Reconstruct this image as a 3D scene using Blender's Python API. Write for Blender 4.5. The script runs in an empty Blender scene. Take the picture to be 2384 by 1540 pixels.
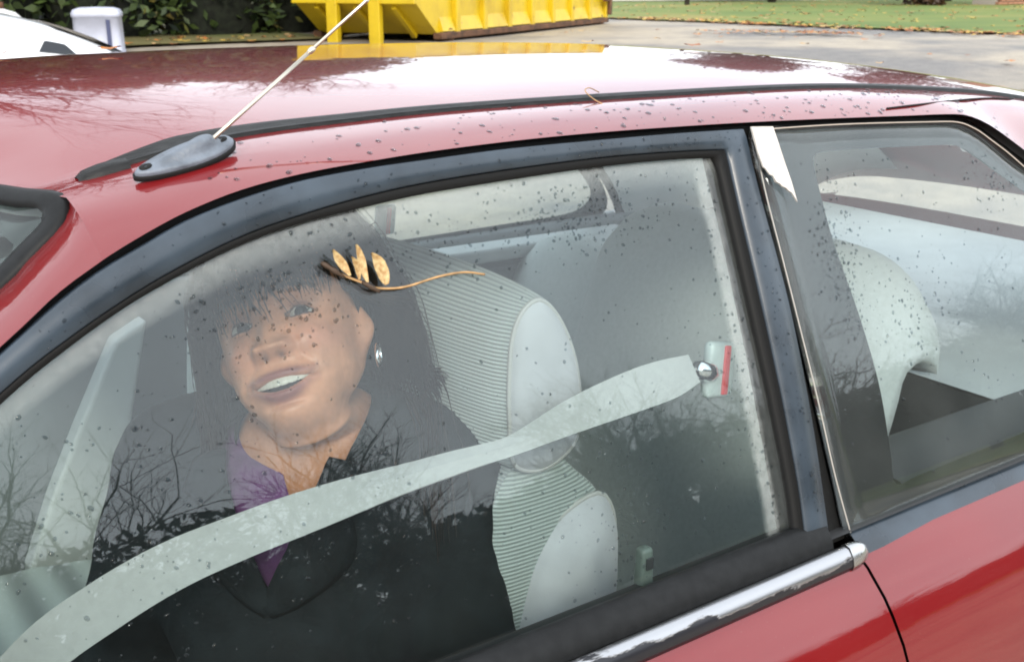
import bpy, bmesh, math, random
from math import sin, cos, pi, radians, sqrt, exp, atan2
from mathutils import Vector, Matrix, noise
from mathutils.bvhtree import BVHTree

random.seed(7)
scene = bpy.context.scene
COL = scene.collection

# ------------------------------------------------------------------ camera
cam_d = bpy.data.cameras.new('camera')
cam = bpy.data.objects.new('camera', cam_d)
COL.objects.link(cam)
CAM_POS = Vector((0, -.67, 1.48))
cam.location = CAM_POS
cam.rotation_euler = (radians(90 - 17.5), 0, radians(-35))
cam_d.sensor_width = 36
cam_d.lens = 36 * 2600 / 2384
cam_d.clip_start = .02
cam_d.clip_end = 2000
cam_d.dof.use_dof = True
cam_d.dof.focus_distance = 1.08
cam_d.dof.aperture_fstop = 20
scene.camera = cam

# ------------------------------------------------------------------ sky, sun, exposure
SUN_EL, SUN_AZ = radians(31), radians(205)      # azimuth: clockwise from +Y
world = bpy.data.worlds.new('World')
scene.world = world
world.use_nodes = True
wn, wl = world.node_tree.nodes, world.node_tree.links
bg = wn['Background']
sky = wn.new('ShaderNodeTexSky')
sky.sky_type = 'NISHITA'
sky.sun_disc = False
sky.sun_elevation = SUN_EL
sky.sun_rotation = SUN_AZ
tc = wn.new('ShaderNodeTexCoord')
nz = wn.new('ShaderNodeTexNoise')
nz.inputs['Scale'].default_value = 2.2
nz.inputs['Detail'].default_value = 5
rp = wn.new('ShaderNodeMapRange')
rp.inputs['From Min'].default_value = .3
rp.inputs['From Max'].default_value = .62
rp.inputs['To Min'].default_value = .62
rp.inputs['To Max'].default_value = .94
mx = wn.new('ShaderNodeMixRGB')
mx.inputs['Color2'].default_value = (10.0, 10.6, 11.2, 1)
wl.new(tc.outputs['Generated'], nz.inputs['Vector'])
wl.new(nz.outputs['Fac'], rp.inputs['Value'])
wl.new(rp.outputs['Result'], mx.inputs['Fac'])
wl.new(sky.outputs['Color'], mx.inputs['Color1'])
wl.new(mx.outputs['Color'], bg.inputs['Color'])
bg.inputs['Strength'].default_value = .12

sun_d = bpy.data.lights.new('sun', 'SUN')
sun_d.energy = 1.5
sun_d.angle = radians(14)
sun_d.color = (1, .91, .78)
sun = bpy.data.objects.new('sun', sun_d)
COL.objects.link(sun)
sdir = Vector((sin(SUN_AZ) * cos(SUN_EL), cos(SUN_AZ) * cos(SUN_EL), sin(SUN_EL)))
sun.rotation_euler = (-sdir).to_track_quat('-Z', 'Y').to_euler()

vs = scene.view_settings
vs.view_transform = 'Standard'
vs.look = 'None'
vs.exposure = .92
vs.gamma = 1
vs.use_curve_mapping = False
scene.cycles.max_bounces = 7
scene.cycles.diffuse_bounces = 3
scene.cycles.transparent_max_bounces = 14
scene.cycles.filter_width = 1.9
scene.cycles.transmission_bounces = 4
scene.cycles.glossy_bounces = 3
scene.cycles.caustics_reflective = False
scene.cycles.caustics_refractive = False

# ------------------------------------------------------------------ helpers
def empty(name, loc=(0, 0, 0)):
    o = bpy.data.objects.new(name, None)
    o.location = loc
    o.empty_display_size = .1
    COL.objects.link(o)
    return o

def tag(o, label=None, cat=None, group=None, kind=None):
    if label: o['label'] = label
    if cat: o['category'] = cat
    if group: o['group'] = group
    if kind: o['kind'] = kind
    return o

def mesh_obj(name, verts, faces, mat=None, parent=None, smooth=True, mats=None, fm=None):
    me = bpy.data.meshes.new(name)
    me.from_pydata([tuple(v) for v in verts], [], faces)
    o = bpy.data.objects.new(name, me)
    COL.objects.link(o)
    if mats:
        for m in mats: me.materials.append(m)
        if fm: me.polygons.foreach_set('material_index', fm)
    elif mat: me.materials.append(mat)
    if smooth: me.polygons.foreach_set('use_smooth', [True] * len(me.polygons))
    if parent:
        o.parent = parent
        o.matrix_parent_inverse = Matrix.Translation(-parent_world(parent))
    me.update()
    return o

def parent_world(p):
    # parts are written in world coordinates; only a thing's own base carries an offset
    return Vector(p.location) if p.parent is None else Vector((0, 0, 0))

def bm_obj(name, bm, mat, parent=None, smooth=True):
    me = bpy.data.meshes.new(name)
    bm.to_mesh(me)
    bm.free()
    o = bpy.data.objects.new(name, me)
    COL.objects.link(o)
    if isinstance(mat, (list, tuple)):
        for m in mat: me.materials.append(m)
    else: me.materials.append(mat)
    if smooth: me.polygons.foreach_set('use_smooth', [True] * len(me.polygons))
    if parent:
        o.parent = parent
        o.matrix_parent_inverse = Matrix.Translation(-parent_world(parent))
    return o

def interp(tbl, x):
    if x <= tbl[0][0]: return tbl[0][1]
    for (a, b), (c, d) in zip(tbl, tbl[1:]):
        if x <= c: return b + (d - b) * (x - a) / (c - a)
    return tbl[-1][1]

def sinterp(tbl, x):
    """smooth (Catmull-Rom like hermite) interpolation of a table"""
    n = len(tbl)
    if x <= tbl[0][0]: return tbl[0][1]
    if x >= tbl[-1][0]: return tbl[-1][1]
    for i in range(n - 1):
        if x <= tbl[i + 1][0]: break
    x0, y0 = tbl[i]; x1, y1 = tbl[i + 1]
    def sl(k):
        if k <= 0 or k >= n - 1: 
            a = max(0, min(n - 2, k if k < n - 1 else n - 2))
            return (tbl[a + 1][1] - tbl[a][1]) / (tbl[a + 1][0] - tbl[a][0])
        return (tbl[k + 1][1] - tbl[k - 1][1]) / (tbl[k + 1][0] - tbl[k - 1][0])
    h = x1 - x0; t = (x - x0) / h
    m0, m1 = sl(i) * h, sl(i + 1) * h
    return (2*t**3 - 3*t*t + 1)*y0 + (t**3 - 2*t*t + t)*m0 + (-2*t**3 + 3*t*t)*y1 + (t**3 - t*t)*m1

def smooth_poly(pts, sub=6, closed=False):
    """Catmull-Rom through points"""
    P = [Vector(p) for p in pts]
    out = []
    n = len(P)
    rng = n if closed else n - 1
    for i in range(rng):
        p1, p2 = P[i], P[(i + 1) % n]
        p0 = P[i - 1] if (i > 0 or closed) else p1 * 2 - p2
        p3 = P[(i + 2) % n] if (i + 2 < n or closed) else p2 * 2 - p1
        for k in range(sub):
            t = k / sub
            out.append(.5 * ((2 * p1) + (p2 - p0) * t + (2*p0 - 5*p1 + 4*p2 - p3) * t*t + (3*p1 - p0 - 3*p2 + p3) * t**3))
    if not closed: out.append(P[-1].copy())
    return out

def resample(pts, n, closed=False):
    P = [Vector(p) for p in pts]
    if closed: P = P + [P[0]]
    L = [0]
    for a, b in zip(P, P[1:]): L.append(L[-1] + (b - a).length)
    out = []
    m = n if closed else n - 1
    j = 0
    for i in range(n):
        s = L[-1] * i / m
        while j < len(L) - 2 and L[j + 1] < s: j += 1
        d = L[j + 1] - L[j]
        out.append(P[j].lerp(P[j + 1], (s - L[j]) / d if d > 1e-9 else 0))
    return out

def grid_faces(nu, nv, flip=False, cu=False, cv=False):
    f = []
    for i in range(nu if cu else nu - 1):
        for j in range(nv if cv else nv - 1):
            a = i * nv + j; b = ((i + 1) % nu) * nv + j
            c = ((i + 1) % nu) * nv + (j + 1) % nv; d = i * nv + (j + 1) % nv
            f.append((a, d, c, b) if flip else (a, b, c, d))
    return f

def tube(pts, rad, sides=6, cap=True):
    """returns verts, faces of a tube; rad is a number or a list"""
    P = [Vector(p) for p in pts]
    n = len(P)
    V, F = [], []
    up = None
    for i in range(n):
        t = (P[min(i + 1, n - 1)] - P[max(i - 1, 0)])
        if t.length < 1e-9: t = Vector((0, 0, 1))
        t.normalize()
        if up is None:
            up = t.orthogonal().normalized()
        up = (up - t * up.dot(t))
        if up.length < 1e-6: up = t.orthogonal()
        up.normalize()
        s = t.cross(up)
        r = rad[i] if isinstance(rad, (list, tuple)) else rad
        for k in range(sides):
            a = 2 * pi * k / sides
            V.append(P[i] + (up * cos(a) + s * sin(a)) * r)
    for i in range(n - 1):
        for k in range(sides):
            F.append((i*sides + k, i*sides + (k+1) % sides, (i+1)*sides + (k+1) % sides, (i+1)*sides + k))
    if cap:
        F.append(tuple(range(sides - 1, -1, -1)))
        F.append(tuple((n - 1) * sides + k for k in range(sides)))
    return V, F

def tube_obj(name, pts, rad, mat, parent=None, sides=8):
    V, F = tube(pts, rad, sides)
    return mesh_obj(name, V, F, mat, parent)

def join_vf(parts):
    V, F = [], []
    for v, f in parts:
        o = len(V)
        V += list(v)
        F += [tuple(i + o for i in q) for q in f]
    return V, F

def box_vf(x0, x1, y0, y1, z0, z1):
    V = [Vector(p) for p in ((x0,y0,z0),(x1,y0,z0),(x1,y1,z0),(x0,y1,z0),(x0,y0,z1),(x1,y0,z1),(x1,y1,z1),(x0,y1,z1))]
    F = [(0,3,2,1),(4,5,6,7),(0,1,5,4),(1,2,6,5),(2,3,7,6),(3,0,4,7)]
    return V, F

def bevel(o, w=.004, seg=2, ang=40):
    m = o.modifiers.new('bevel', 'BEVEL')
    m.width = w; m.segments = seg; m.limit_method = 'ANGLE'; m.angle_limit = radians(ang)
    return o

def mirror_y(V, yc=.70):
    return [Vector((v[0], 2 * yc - v[1], v[2])) for v in V]

def flip_f(F):
    return [tuple(reversed(f)) for f in F]

# ------------------------------------------------------------------ materials
def new_mat(name):
    m = bpy.data.materials.new(name)
    m.use_nodes = True
    return m, m.node_tree.nodes, m.node_tree.links

def pmat(name, col, rough=.5, metal=0, coat=0, coat_rough=.03, var=0, var_scale=20, bump=0, bump_scale=200, spec=.5,
         rough_var=0, stretch=None, sheen=0, sss=0, col2=None, detail=4):
    m, n, l = new_mat(name)
    b = n['Principled BSDF']
    b.inputs['Base Color'].default_value = (*col, 1)
    b.inputs['Roughness'].default_value = rough
    b.inputs['Metallic'].default_value = metal
    b.inputs['Specular IOR Level'].default_value = spec
    b.inputs['Coat Weight'].default_value = coat
    b.inputs['Coat Roughness'].default_value = coat_rough
    if sheen: b.inputs['Sheen Weight'].default_value = sheen
    if sss:
        b.inputs['Subsurface Weight'].default_value = sss
        b.inputs['Subsurface Radius'].default_value = (.01, .004, .002)
        b.inputs['Subsurface Scale'].default_value = 1
    tcn = n.new('ShaderNodeTexCoord')
    vec = tcn.outputs['Object']
    if stretch:
        mp = n.new('ShaderNodeMapping')
        mp.inputs['Scale'].default_value = stretch
        l.new(vec, mp.inputs['Vector'])
        vec = mp.outputs['Vector']
    if var or rough_var or col2:
        t = n.new('ShaderNodeTexNoise')
        t.inputs['Scale'].default_value = var_scale
        t.inputs['Detail'].default_value = detail
        l.new(vec, t.inputs['Vector'])
        if var or col2:
            mxn = n.new('ShaderNodeMixRGB')
            c2 = col2 if col2 else tuple(min(1, c * (1 + var)) for c in col)
            c1 = col if col2 else tuple(c * (1 - var) for c in col)
            mxn.inputs['Color1'].default_value = (*c1, 1)
            mxn.inputs['Color2'].default_value = (*c2, 1)
            mr = n.new('ShaderNodeMapRange')
            mr.inputs['From Min'].default_value = .35
            mr.inputs['From Max'].default_value = .65
            l.new(t.outputs['Fac'], mr.inputs['Value'])
            l.new(mr.outputs['Result'], mxn.inputs['Fac'])
            l.new(mxn.outputs['Color'], b.inputs['Base Color'])
        if rough_var:
            mr2 = n.new('ShaderNodeMapRange')
            mr2.inputs['From Min'].default_value = .3
            mr2.inputs['From Max'].default_value = .7
            mr2.inputs['To Min'].default_value = max(0, rough - rough_var)
            mr2.inputs['To Max'].default_value = rough + rough_var
            l.new(t.outputs['Fac'], mr2.inputs['Value'])
            l.new(mr2.outputs['Result'], b.inputs['Roughness'])
    if bump:
        t2 = n.new('ShaderNodeTexNoise')
        t2.inputs['Scale'].default_value = bump_scale
        t2.inputs['Detail'].default_value = 3
        l.new(vec, t2.inputs['Vector'])
        bp = n.new('ShaderNodeBump')
        bp.inputs['Strength'].default_value = bump
        bp.inputs['Distance'].default_value = .002
        l.new(t2.outputs['Fac'], bp.inputs['Height'])
        l.new(bp.outputs['Normal'], b.inputs['Normal'])
    return m

def glass_mat(name, tint=(.86, .90, .90), f0=.040, grime_haze=.004, band_attr=None, rough=0.0):
    m, n, l = new_mat(name)
    n.remove(n['Principled BSDF'])
    out = n['Material Output']
    geo = n.new('ShaderNodeNewGeometry')
    dot = n.new('ShaderNodeVectorMath'); dot.operation = 'DOT_PRODUCT'
    l.new(geo.outputs['Normal'], dot.inputs[0]); l.new(geo.outputs['Incoming'], dot.inputs[1])
    ab = n.new('ShaderNodeMath'); ab.operation = 'ABSOLUTE'; l.new(dot.outputs['Value'], ab.inputs[0])
    om = n.new('ShaderNodeMath'); om.operation = 'SUBTRACT'; om.inputs[0].default_value = 1; l.new(ab.outputs[0], om.inputs[1])
    pw = n.new('ShaderNodeMath'); pw.operation = 'POWER'; pw.inputs[1].default_value = 5; l.new(om.outputs[0], pw.inputs[0])
    ma = n.new('ShaderNodeMath'); ma.operation = 'MULTIPLY_ADD'; ma.inputs[1].default_value = 1 - f0; ma.inputs[2].default_value = f0
    l.new(pw.outputs[0], ma.inputs[0])
    tr = n.new('ShaderNodeBsdfTransparent'); tr.inputs['Color'].default_value = (*tint, 1)
    gl = n.new('ShaderNodeBsdfGlossy'); gl.inputs['Roughness'].default_value = rough
    gl.inputs['Color'].default_value = (1, 1, 1, 1)
    mix = n.new('ShaderNodeMixShader')
    l.new(ma.outputs[0], mix.inputs['Fac']); l.new(tr.outputs[0], mix.inputs[1]); l.new(gl.outputs[0], mix.inputs[2])
    # thin film of road dirt, thickened on the quarter glass as painted sky haze
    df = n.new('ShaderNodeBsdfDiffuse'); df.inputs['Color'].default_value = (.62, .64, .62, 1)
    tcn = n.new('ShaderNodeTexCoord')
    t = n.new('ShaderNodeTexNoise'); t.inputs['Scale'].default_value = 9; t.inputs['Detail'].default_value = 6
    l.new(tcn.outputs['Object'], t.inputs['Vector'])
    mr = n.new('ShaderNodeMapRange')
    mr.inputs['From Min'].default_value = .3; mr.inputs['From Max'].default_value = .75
    mr.inputs['To Min'].default_value = grime_haze * .5; mr.inputs['To Max'].default_value = grime_haze * 1.5
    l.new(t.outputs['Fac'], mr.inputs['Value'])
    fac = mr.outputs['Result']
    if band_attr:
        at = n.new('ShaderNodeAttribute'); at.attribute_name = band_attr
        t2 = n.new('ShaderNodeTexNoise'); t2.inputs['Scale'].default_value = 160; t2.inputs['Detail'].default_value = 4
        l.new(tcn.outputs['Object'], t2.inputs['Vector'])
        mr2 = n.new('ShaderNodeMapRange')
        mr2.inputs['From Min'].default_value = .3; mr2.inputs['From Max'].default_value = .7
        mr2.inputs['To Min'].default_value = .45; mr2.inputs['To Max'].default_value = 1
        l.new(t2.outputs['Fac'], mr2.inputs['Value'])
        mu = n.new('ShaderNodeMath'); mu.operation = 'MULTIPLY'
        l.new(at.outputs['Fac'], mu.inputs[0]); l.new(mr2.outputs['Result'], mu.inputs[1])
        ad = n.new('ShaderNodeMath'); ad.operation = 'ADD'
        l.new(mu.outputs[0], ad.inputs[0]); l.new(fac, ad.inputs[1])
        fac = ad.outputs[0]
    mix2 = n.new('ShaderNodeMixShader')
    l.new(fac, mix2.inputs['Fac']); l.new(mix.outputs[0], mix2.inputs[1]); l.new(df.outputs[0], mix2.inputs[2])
    l.new(mix2.outputs[0], out.inputs['Surface'])
    return m

def water_mat():
    m, n, l = new_mat('water_drops')
    n.remove(n['Principled BSDF'])
    lw = n.new('ShaderNodeFresnel'); lw.inputs['IOR'].default_value = 1.33
    geo = n.new('ShaderNodeNewGeometry')
    tr = n.new('ShaderNodeBsdfTransparent'); tr.inputs['Color'].default_value = (.60, .63, .65, 1)
    gl = n.new('ShaderNodeBsdfGlossy'); gl.inputs['Roughness'].default_value = .02
    cl = n.new('ShaderNodeBsdfTransparent')
    mix = n.new('ShaderNodeMixShader')
    l.new(lw.outputs[0], mix.inputs['Fac']); l.new(tr.outputs[0], mix.inputs[1]); l.new(gl.outputs[0], mix.inputs[2])
    mix2 = n.new('ShaderNodeMixShader')
    l.new(geo.outputs['Backfacing'], mix2.inputs['Fac']); l.new(mix.outputs[0], mix2.inputs[1]); l.new(cl.outputs[0], mix2.inputs[2])
    l.new(mix2.outputs[0], n['Material Output'].inputs['Surface'])
    return m

M = {}
def red_paint():
    m, n, l = new_mat('red_paint')
    b = n['Principled BSDF']
    b.inputs['Roughness'].default_value = .38
    b.inputs['Coat Weight'].default_value = 1
    b.inputs['Coat Roughness'].default_value = .035
    b.inputs['Coat IOR'].default_value = 1.62
    b.inputs['Specular IOR Level'].default_value = .08
    tcn = n.new('ShaderNodeTexCoord')
    t = n.new('ShaderNodeTexNoise'); t.inputs['Scale'].default_value = 3.5; t.inputs['Detail'].default_value = 6
    l.new(tcn.outputs['Object'], t.inputs['Vector'])
    mr = n.new('ShaderNodeMapRange'); mr.inputs['From Min'].default_value = .3; mr.inputs['From Max'].default_value = .7
    l.new(t.outputs['Fac'], mr.inputs['Value'])
    mxn = n.new('ShaderNodeMixRGB')
    mxn.inputs['Color1'].default_value = (.145, .0050, .0070, 1)
    mxn.inputs['Color2'].default_value = (.175, .0075, .0090, 1)
    l.new(mr.outputs['Result'], mxn.inputs['Fac'])
    # fine dust specks
    t3 = n.new('ShaderNodeTexNoise'); t3.inputs['Scale'].default_value = 260; t3.inputs['Detail'].default_value = 3
    l.new(tcn.outputs['Object'], t3.inputs['Vector'])
    mr3 = n.new('ShaderNodeMapRange'); mr3.inputs['From Min'].default_value = .66; mr3.inputs['From Max'].default_value = .8
    mr3.inputs['To Max'].default_value = .3
    l.new(t3.outputs['Fac'], mr3.inputs['Value'])
    mx2 = n.new('ShaderNodeMixRGB'); mx2.inputs['Color2'].default_value = (.20, .07, .06, 1)
    l.new(mr3.outputs['Result'], mx2.inputs['Fac']); l.new(mxn.outputs['Color'], mx2.inputs['Color1'])
    l.new(mx2.outputs['Color'], b.inputs['Base Color'])
    # slight waviness of wet clearcoat
    t2 = n.new('ShaderNodeTexNoise'); t2.inputs['Scale'].default_value = 28; t2.inputs['Detail'].default_value = 2
    l.new(tcn.outputs['Object'], t2.inputs['Vector'])
    bp = n.new('ShaderNodeBump'); bp.inputs['Strength'].default_value = .012; bp.inputs['Distance'].default_value = .01
    l.new(t2.outputs['Fac'], bp.inputs['Height'])
    l.new(bp.outputs['Normal'], b.inputs['Normal']); l.new(bp.outputs['Normal'], b.inputs['Coat Normal'])
    return m

def rib_cloth():
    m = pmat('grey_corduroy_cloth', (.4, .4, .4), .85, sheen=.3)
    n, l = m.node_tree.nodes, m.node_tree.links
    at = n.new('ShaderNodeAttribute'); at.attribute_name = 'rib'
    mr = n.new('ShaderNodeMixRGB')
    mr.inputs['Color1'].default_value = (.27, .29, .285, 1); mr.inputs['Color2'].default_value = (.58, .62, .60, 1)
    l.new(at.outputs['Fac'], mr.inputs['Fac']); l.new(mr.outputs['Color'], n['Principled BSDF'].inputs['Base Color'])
    return m
def rib_side():
    m = pmat('grey_corduroy_side', (.4, .4, .4), .85, sheen=.3)
    n, l = m.node_tree.nodes, m.node_tree.links
    tcn = n.new('ShaderNodeTexCoord')
    w = n.new('ShaderNodeTexWave'); w.wave_type = 'BANDS'; w.bands_direction = 'Z'
    w.inputs['Scale'].default_value = 2 * pi / .0046 / 20
    w.inputs['Distortion'].default_value = .25; w.inputs['Detail'].default_value = 1
    l.new(tcn.outputs['Object'], w.inputs['Vector'])
    mr = n.new('ShaderNodeMixRGB')
    mr.inputs['Color1'].default_value = (.25, .285, .27, 1); mr.inputs['Color2'].default_value = (.52, .57, .54, 1)
    l.new(w.outputs['Fac'], mr.inputs['Fac']); l.new(mr.outputs['Color'], n['Principled BSDF'].inputs['Base Color'])
    bp = n.new('ShaderNodeBump'); bp.inputs['Strength'].default_value = .6; bp.inputs['Distance'].default_value = .0015
    l.new(w.outputs['Fac'], bp.inputs['Height']); l.new(bp.outputs['Normal'], n['Principled BSDF'].inputs['Normal'])
    return m
M['rib_side'] = rib_side()
M['red'] = red_paint()
M['black_trim'] = pmat('black_trim', (.030, .042, .056), .3, var=.35, var_scale=14, rough_var=.08, bump=.05, bump_scale=700)
M['black_gloss'] = pmat('black_frit', (.012, .013, .014), .12, rough_var=.03, var_scale=10)
M['rubber'] = pmat('black_rubber', (.008, .008, .008), .6, spec=.2, bump=.1, bump_scale=500)
M['rubber_grey'] = pmat('weathered_rubber', (.010, .0105, .011), .45, spec=.18, var=.2, var_scale=90, bump=.08, bump_scale=400)
M['channel'] = pmat('drip_channel_rubber', (.012, .012, .012), .45, spec=.25, var=.5, var_scale=70, stretch=(1, 6, 6), bump=.2, bump_scale=300)
M['chrome'] = pmat('worn_bright_trim', (.5, .5, .5), .25, metal=1, rough_var=.1, var_scale=60, bump=.05, bump_scale=300)
M['water'] = water_mat()
M['glass_door'] = glass_mat('door_glass', band_attr='grime_band')
M['glass'] = glass_mat('window_glass', grime_haze=.018)
M['glass_quarter'] = glass_mat('quarter_glass', grime_haze=.026)  # extra pale film imitates the sky's milky reflection
M['glass_ws'] = glass_mat('windshield_glass', tint=(.80, .90, .86), grime_haze=.01)
M['seat'] = pmat('grey_seat_cloth', (.60, .63, .62), .85, var=.05, var_scale=140, bump=.1, bump_scale=900, sheen=.3)
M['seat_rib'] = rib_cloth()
M['bolster'] = pmat('pale_grey_bolster_cloth', (.52, .52, .54), .8, var=.05, var_scale=30, bump=.15, bump_scale=900, sheen=.3)
M['piping'] = pmat('pale_seat_piping', (.50, .49, .47), .6)
M['trim_grey'] = pmat('grey_interior_plastic', (.20, .22, .23), .55, var=.05, var_scale=15, bump=.15, bump_scale=800)
M['trim_light'] = pmat('light_grey_interior_plastic', (.52, .54, .54), .55, var=.05, var_scale=15, bump=.15, bump_scale=800)
M['trim_dark'] = pmat('dark_interior_plastic', (.035, .036, .038), .6, bump=.2, bump_scale=700)
M['liner'] = pmat('headliner_cloth', (.52, .52, .51), .9, bump=.1, bump_scale=900)
M['carpet'] = pmat('dark_carpet', (.05, .05, .05), .95, var=.3, var_scale=120)
M['belt'] = pmat('grey_belt_webbing', (.42, .42, .405), .75, var=.04, var_scale=120, bump=.1, bump_scale=900)
M['skin'] = None
M['chrome_silver'] = pmat('polished_silver', (.9, .9, .9), .12, metal=1)
M['tyre'] = pmat('tyre_rubber', (.02, .02, .02), .8, bump=.3, bump_scale=80)
M['white_paint'] = pmat('white_car_paint', (.80, .81, .83), .3, coat=1, var=.04, var_scale=4)
M['dark_glass'] = pmat('dark_car_glass', (.012, .014, .018), .05, spec=.6)
M['lamp_red'] = pmat('red_lamp_lens', (.45, .02, .02), .15, coat=1)
M['antenna_base'] = pmat('grey_weathered_plastic', (.12, .14, .17), .42, var=.25, var_scale=60, rough_var=.1, bump=.25, bump_scale=350)
M['mast'] = pmat('antenna_steel', (.62, .56, .46), .3, metal=1)
M['tape'] = pmat('peeling_white_tape', (.60, .555, .51), .6, var=.16, var_scale=50, bump=.5, bump_scale=90)
M['red_button'] = pmat('red_release_button', (.75, .06, .06), .35)
M['buckle_clear'] = pmat('pale_buckle_plastic', (.50, .56, .54), .25, var=.1, var_scale=40)

# ------------------------------------------------------------------ ground
def ground_z(x, y):
    t = min(1, max(0, (.6 * x + .8 * y - 4.0) / 8.5))
    return .75 * t * t * (3 - 2 * t)

def terrain_z(x, y):
    z = ground_z(x, y)
    return z + .012 * noise.noise(Vector((x * .35, y * .35, 0)))

def asphalt_mat():
    m, n, l = new_mat('worn_asphalt')
    b = n['Principled BSDF']; b.inputs['Roughness'].default_value = .75
    tcn = n.new('ShaderNodeTexCoord')
    mp = n.new('ShaderNodeMapping'); mp.inputs['Scale'].default_value = (1, 1, 1)
    l.new(tcn.outputs['Object'], mp.inputs['Vector'])
    def nzn(s, d=5):
        t = n.new('ShaderNodeTexNoise'); t.inputs['Scale'].default_value = s; t.inputs['Detail'].default_value = d
        l.new(mp.outputs['Vector'], t.inputs['Vector']); return t
    a, c, d = nzn(.55, 8), nzn(6, 6), nzn(90, 4)
    r1 = n.new('ShaderNodeValToRGB')
    r1.color_ramp.elements[0].position = .36; r1.color_ramp.elements[0].color = (.17, .16, .152, 1)
    r1.color_ramp.elements[1].position = .55; r1.color_ramp.elements[1].color = (.34, .295, .235, 1)
    l.new(a.outputs['Fac'], r1.inputs['Fac'])
    m1 = n.new('ShaderNodeMixRGB'); m1.blend_type = 'MULTIPLY'; m1.inputs['Fac'].default_value = .7
    r2 = n.new('ShaderNodeValToRGB')
    r2.color_ramp.elements[0].position = .3; r2.color_ramp.elements[0].color = (.72, .72, .74, 1)
    r2.color_ramp.elements[1].position = .6; r2.color_ramp.elements[1].color = (1.05, 1.03, 1, 1)
    l.new(c.outputs['Fac'], r2.inputs['Fac'])
    l.new(r1.outputs['Color'], m1.inputs['Color1']); l.new(r2.outputs['Color'], m1.inputs['Color2'])
    m2 = n.new('ShaderNodeMixRGB'); m2.blend_type = 'OVERLAY'; m2.inputs['Fac'].default_value = .6
    l.new(m1.outputs['Color'], m2.inputs['Color1']); l.new(d.outputs['Fac'], m2.inputs['Color2'])
    l.new(m2.outputs['Color'], b.inputs['Base Color'])
    bp = n.new('ShaderNodeBump'); bp.inputs['Strength'].default_value = .5; bp.inputs['Distance'].default_value = .01
    l.new(d.outputs['Fac'], bp.inputs['Height']); l.new(bp.outputs['Normal'], b.inputs['Normal'])
    return m

def grass_mat(name, c1, c2, c3):
    m, n, l = new_mat(name)
    b = n['Principled BSDF']; b.inputs['Roughness'].default_value = .9
    tcn = n.new('ShaderNodeTexCoord')
    t = n.new('ShaderNodeTexNoise'); t.inputs['Scale'].default_value = .35; t.inputs['Detail'].default_value = 9
    t.inputs['Roughness'].default_value = .65
    l.new(tcn.outputs['Object'], t.inputs['Vector'])
    r = n.new('ShaderNodeValToRGB')
    r.color_ramp.elements[0].position = .33; r.color_ramp.elements[0].color = (*c1, 1)
    r.color_ramp.elements[1].position = .68; r.color_ramp.elements[1].color = (*c3, 1)
    e = r.color_ramp.elements.new(.5); e.color = (*c2, 1)
    l.new(t.outputs['Fac'], r.inputs['Fac'])
    l.new(r.outputs['Color'], b.inputs['Base Color'])
    return m

M['asphalt'] = asphalt_mat()
M['grass'] = grass_mat('lawn', (.065, .115, .012), (.12, .155, .018), (.23, .18, .04))
M['grass_blade'] = grass_mat('lawn_blades', (.08, .15, .02), (.14, .20, .035), (.22, .20, .06))
M['soil'] = grass_mat('verge_grass', (.09, .09, .02), (.14, .12, .04), (.10, .13, .03))

def ground_sheet(name, x0, x1, y0, y1, nx, ny, mat, dz=0, edge=None):
    V, F = [], []
    for i in range(nx):
        for j in range(ny):
            u, v = i / (nx - 1), j / (ny - 1)
            x = x0 + (x1 - x0) * u
            ya = y0(x) if callable(y0) else y0
            yb = y1(x) if callable(y1) else y1
            y = ya + (yb - ya) * v
            V.append(Vector((x, y, terrain_z(x, y) + dz)))
    return mesh_obj(name, V, grid_faces(nx, ny), mat)

def ground_mesh():
    # one sheet to the horizon, finer near the cars
    xs = [-600, -250, -100, -50] + [-30 + i * 1.0 for i in range(71)] + [55, 80, 150, 300, 700]
    ys = [-600, -250, -100, -50] + [-30 + i * 1.0 for i in range(86)] + [70, 100, 180, 350, 800]
    V = [Vector((x, y, terrain_z(x, y) if abs(x) < 60 and abs(y) < 60 else ground_z(x, y))) for x in xs for y in ys]
    return mesh_obj('ground', V, grid_faces(len(xs), len(ys)), M['asphalt'])
tag(ground_mesh(), kind='structure')

def lawn_sheet():
    V = []
    nx, ny = 60, 90
    for j in range(ny):
        y = -25 + 105 * j / (ny - 1)
        xe = 14.15 + .09 * (11 - y) * (1 if y < 11 else .3) + .22 * noise.noise(Vector((y * .6, 3.1, 0)))
        for i in range(nx):
            x = xe + (90 - xe) * (i / (nx - 1)) ** 2
            V.append(Vector((x, y, terrain_z(x, y) + .03)))
    return mesh_obj('lawn', V, grid_faces(ny, nx, True), M['grass'])
tag(lawn_sheet(), kind='structure')
def verge_edge(x):
    return 12.25 + .12 * noise.noise(Vector((x * .6, 7.7, 0)))
tag(ground_sheet('grass_verge', -14, 6.6, verge_edge, 18, 60, 14, M['soil'], .03), kind='structure')

# ================================================================== the red coupe
car = tag(empty('red_coupe', (.7, .70, 0)), 'wet dark red two-door car with closed windows, filling the foreground', 'car')
YC = .70

def ys(z):
    h = z - .92
    return .306 * h + .174 * h * h if h > 0 else .306 * h
def S(x, z, off=0):
    """point on the near greenhouse surface, off metres outwards"""
    return Vector((x, ys(z) - off, z - off * -.3))

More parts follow.
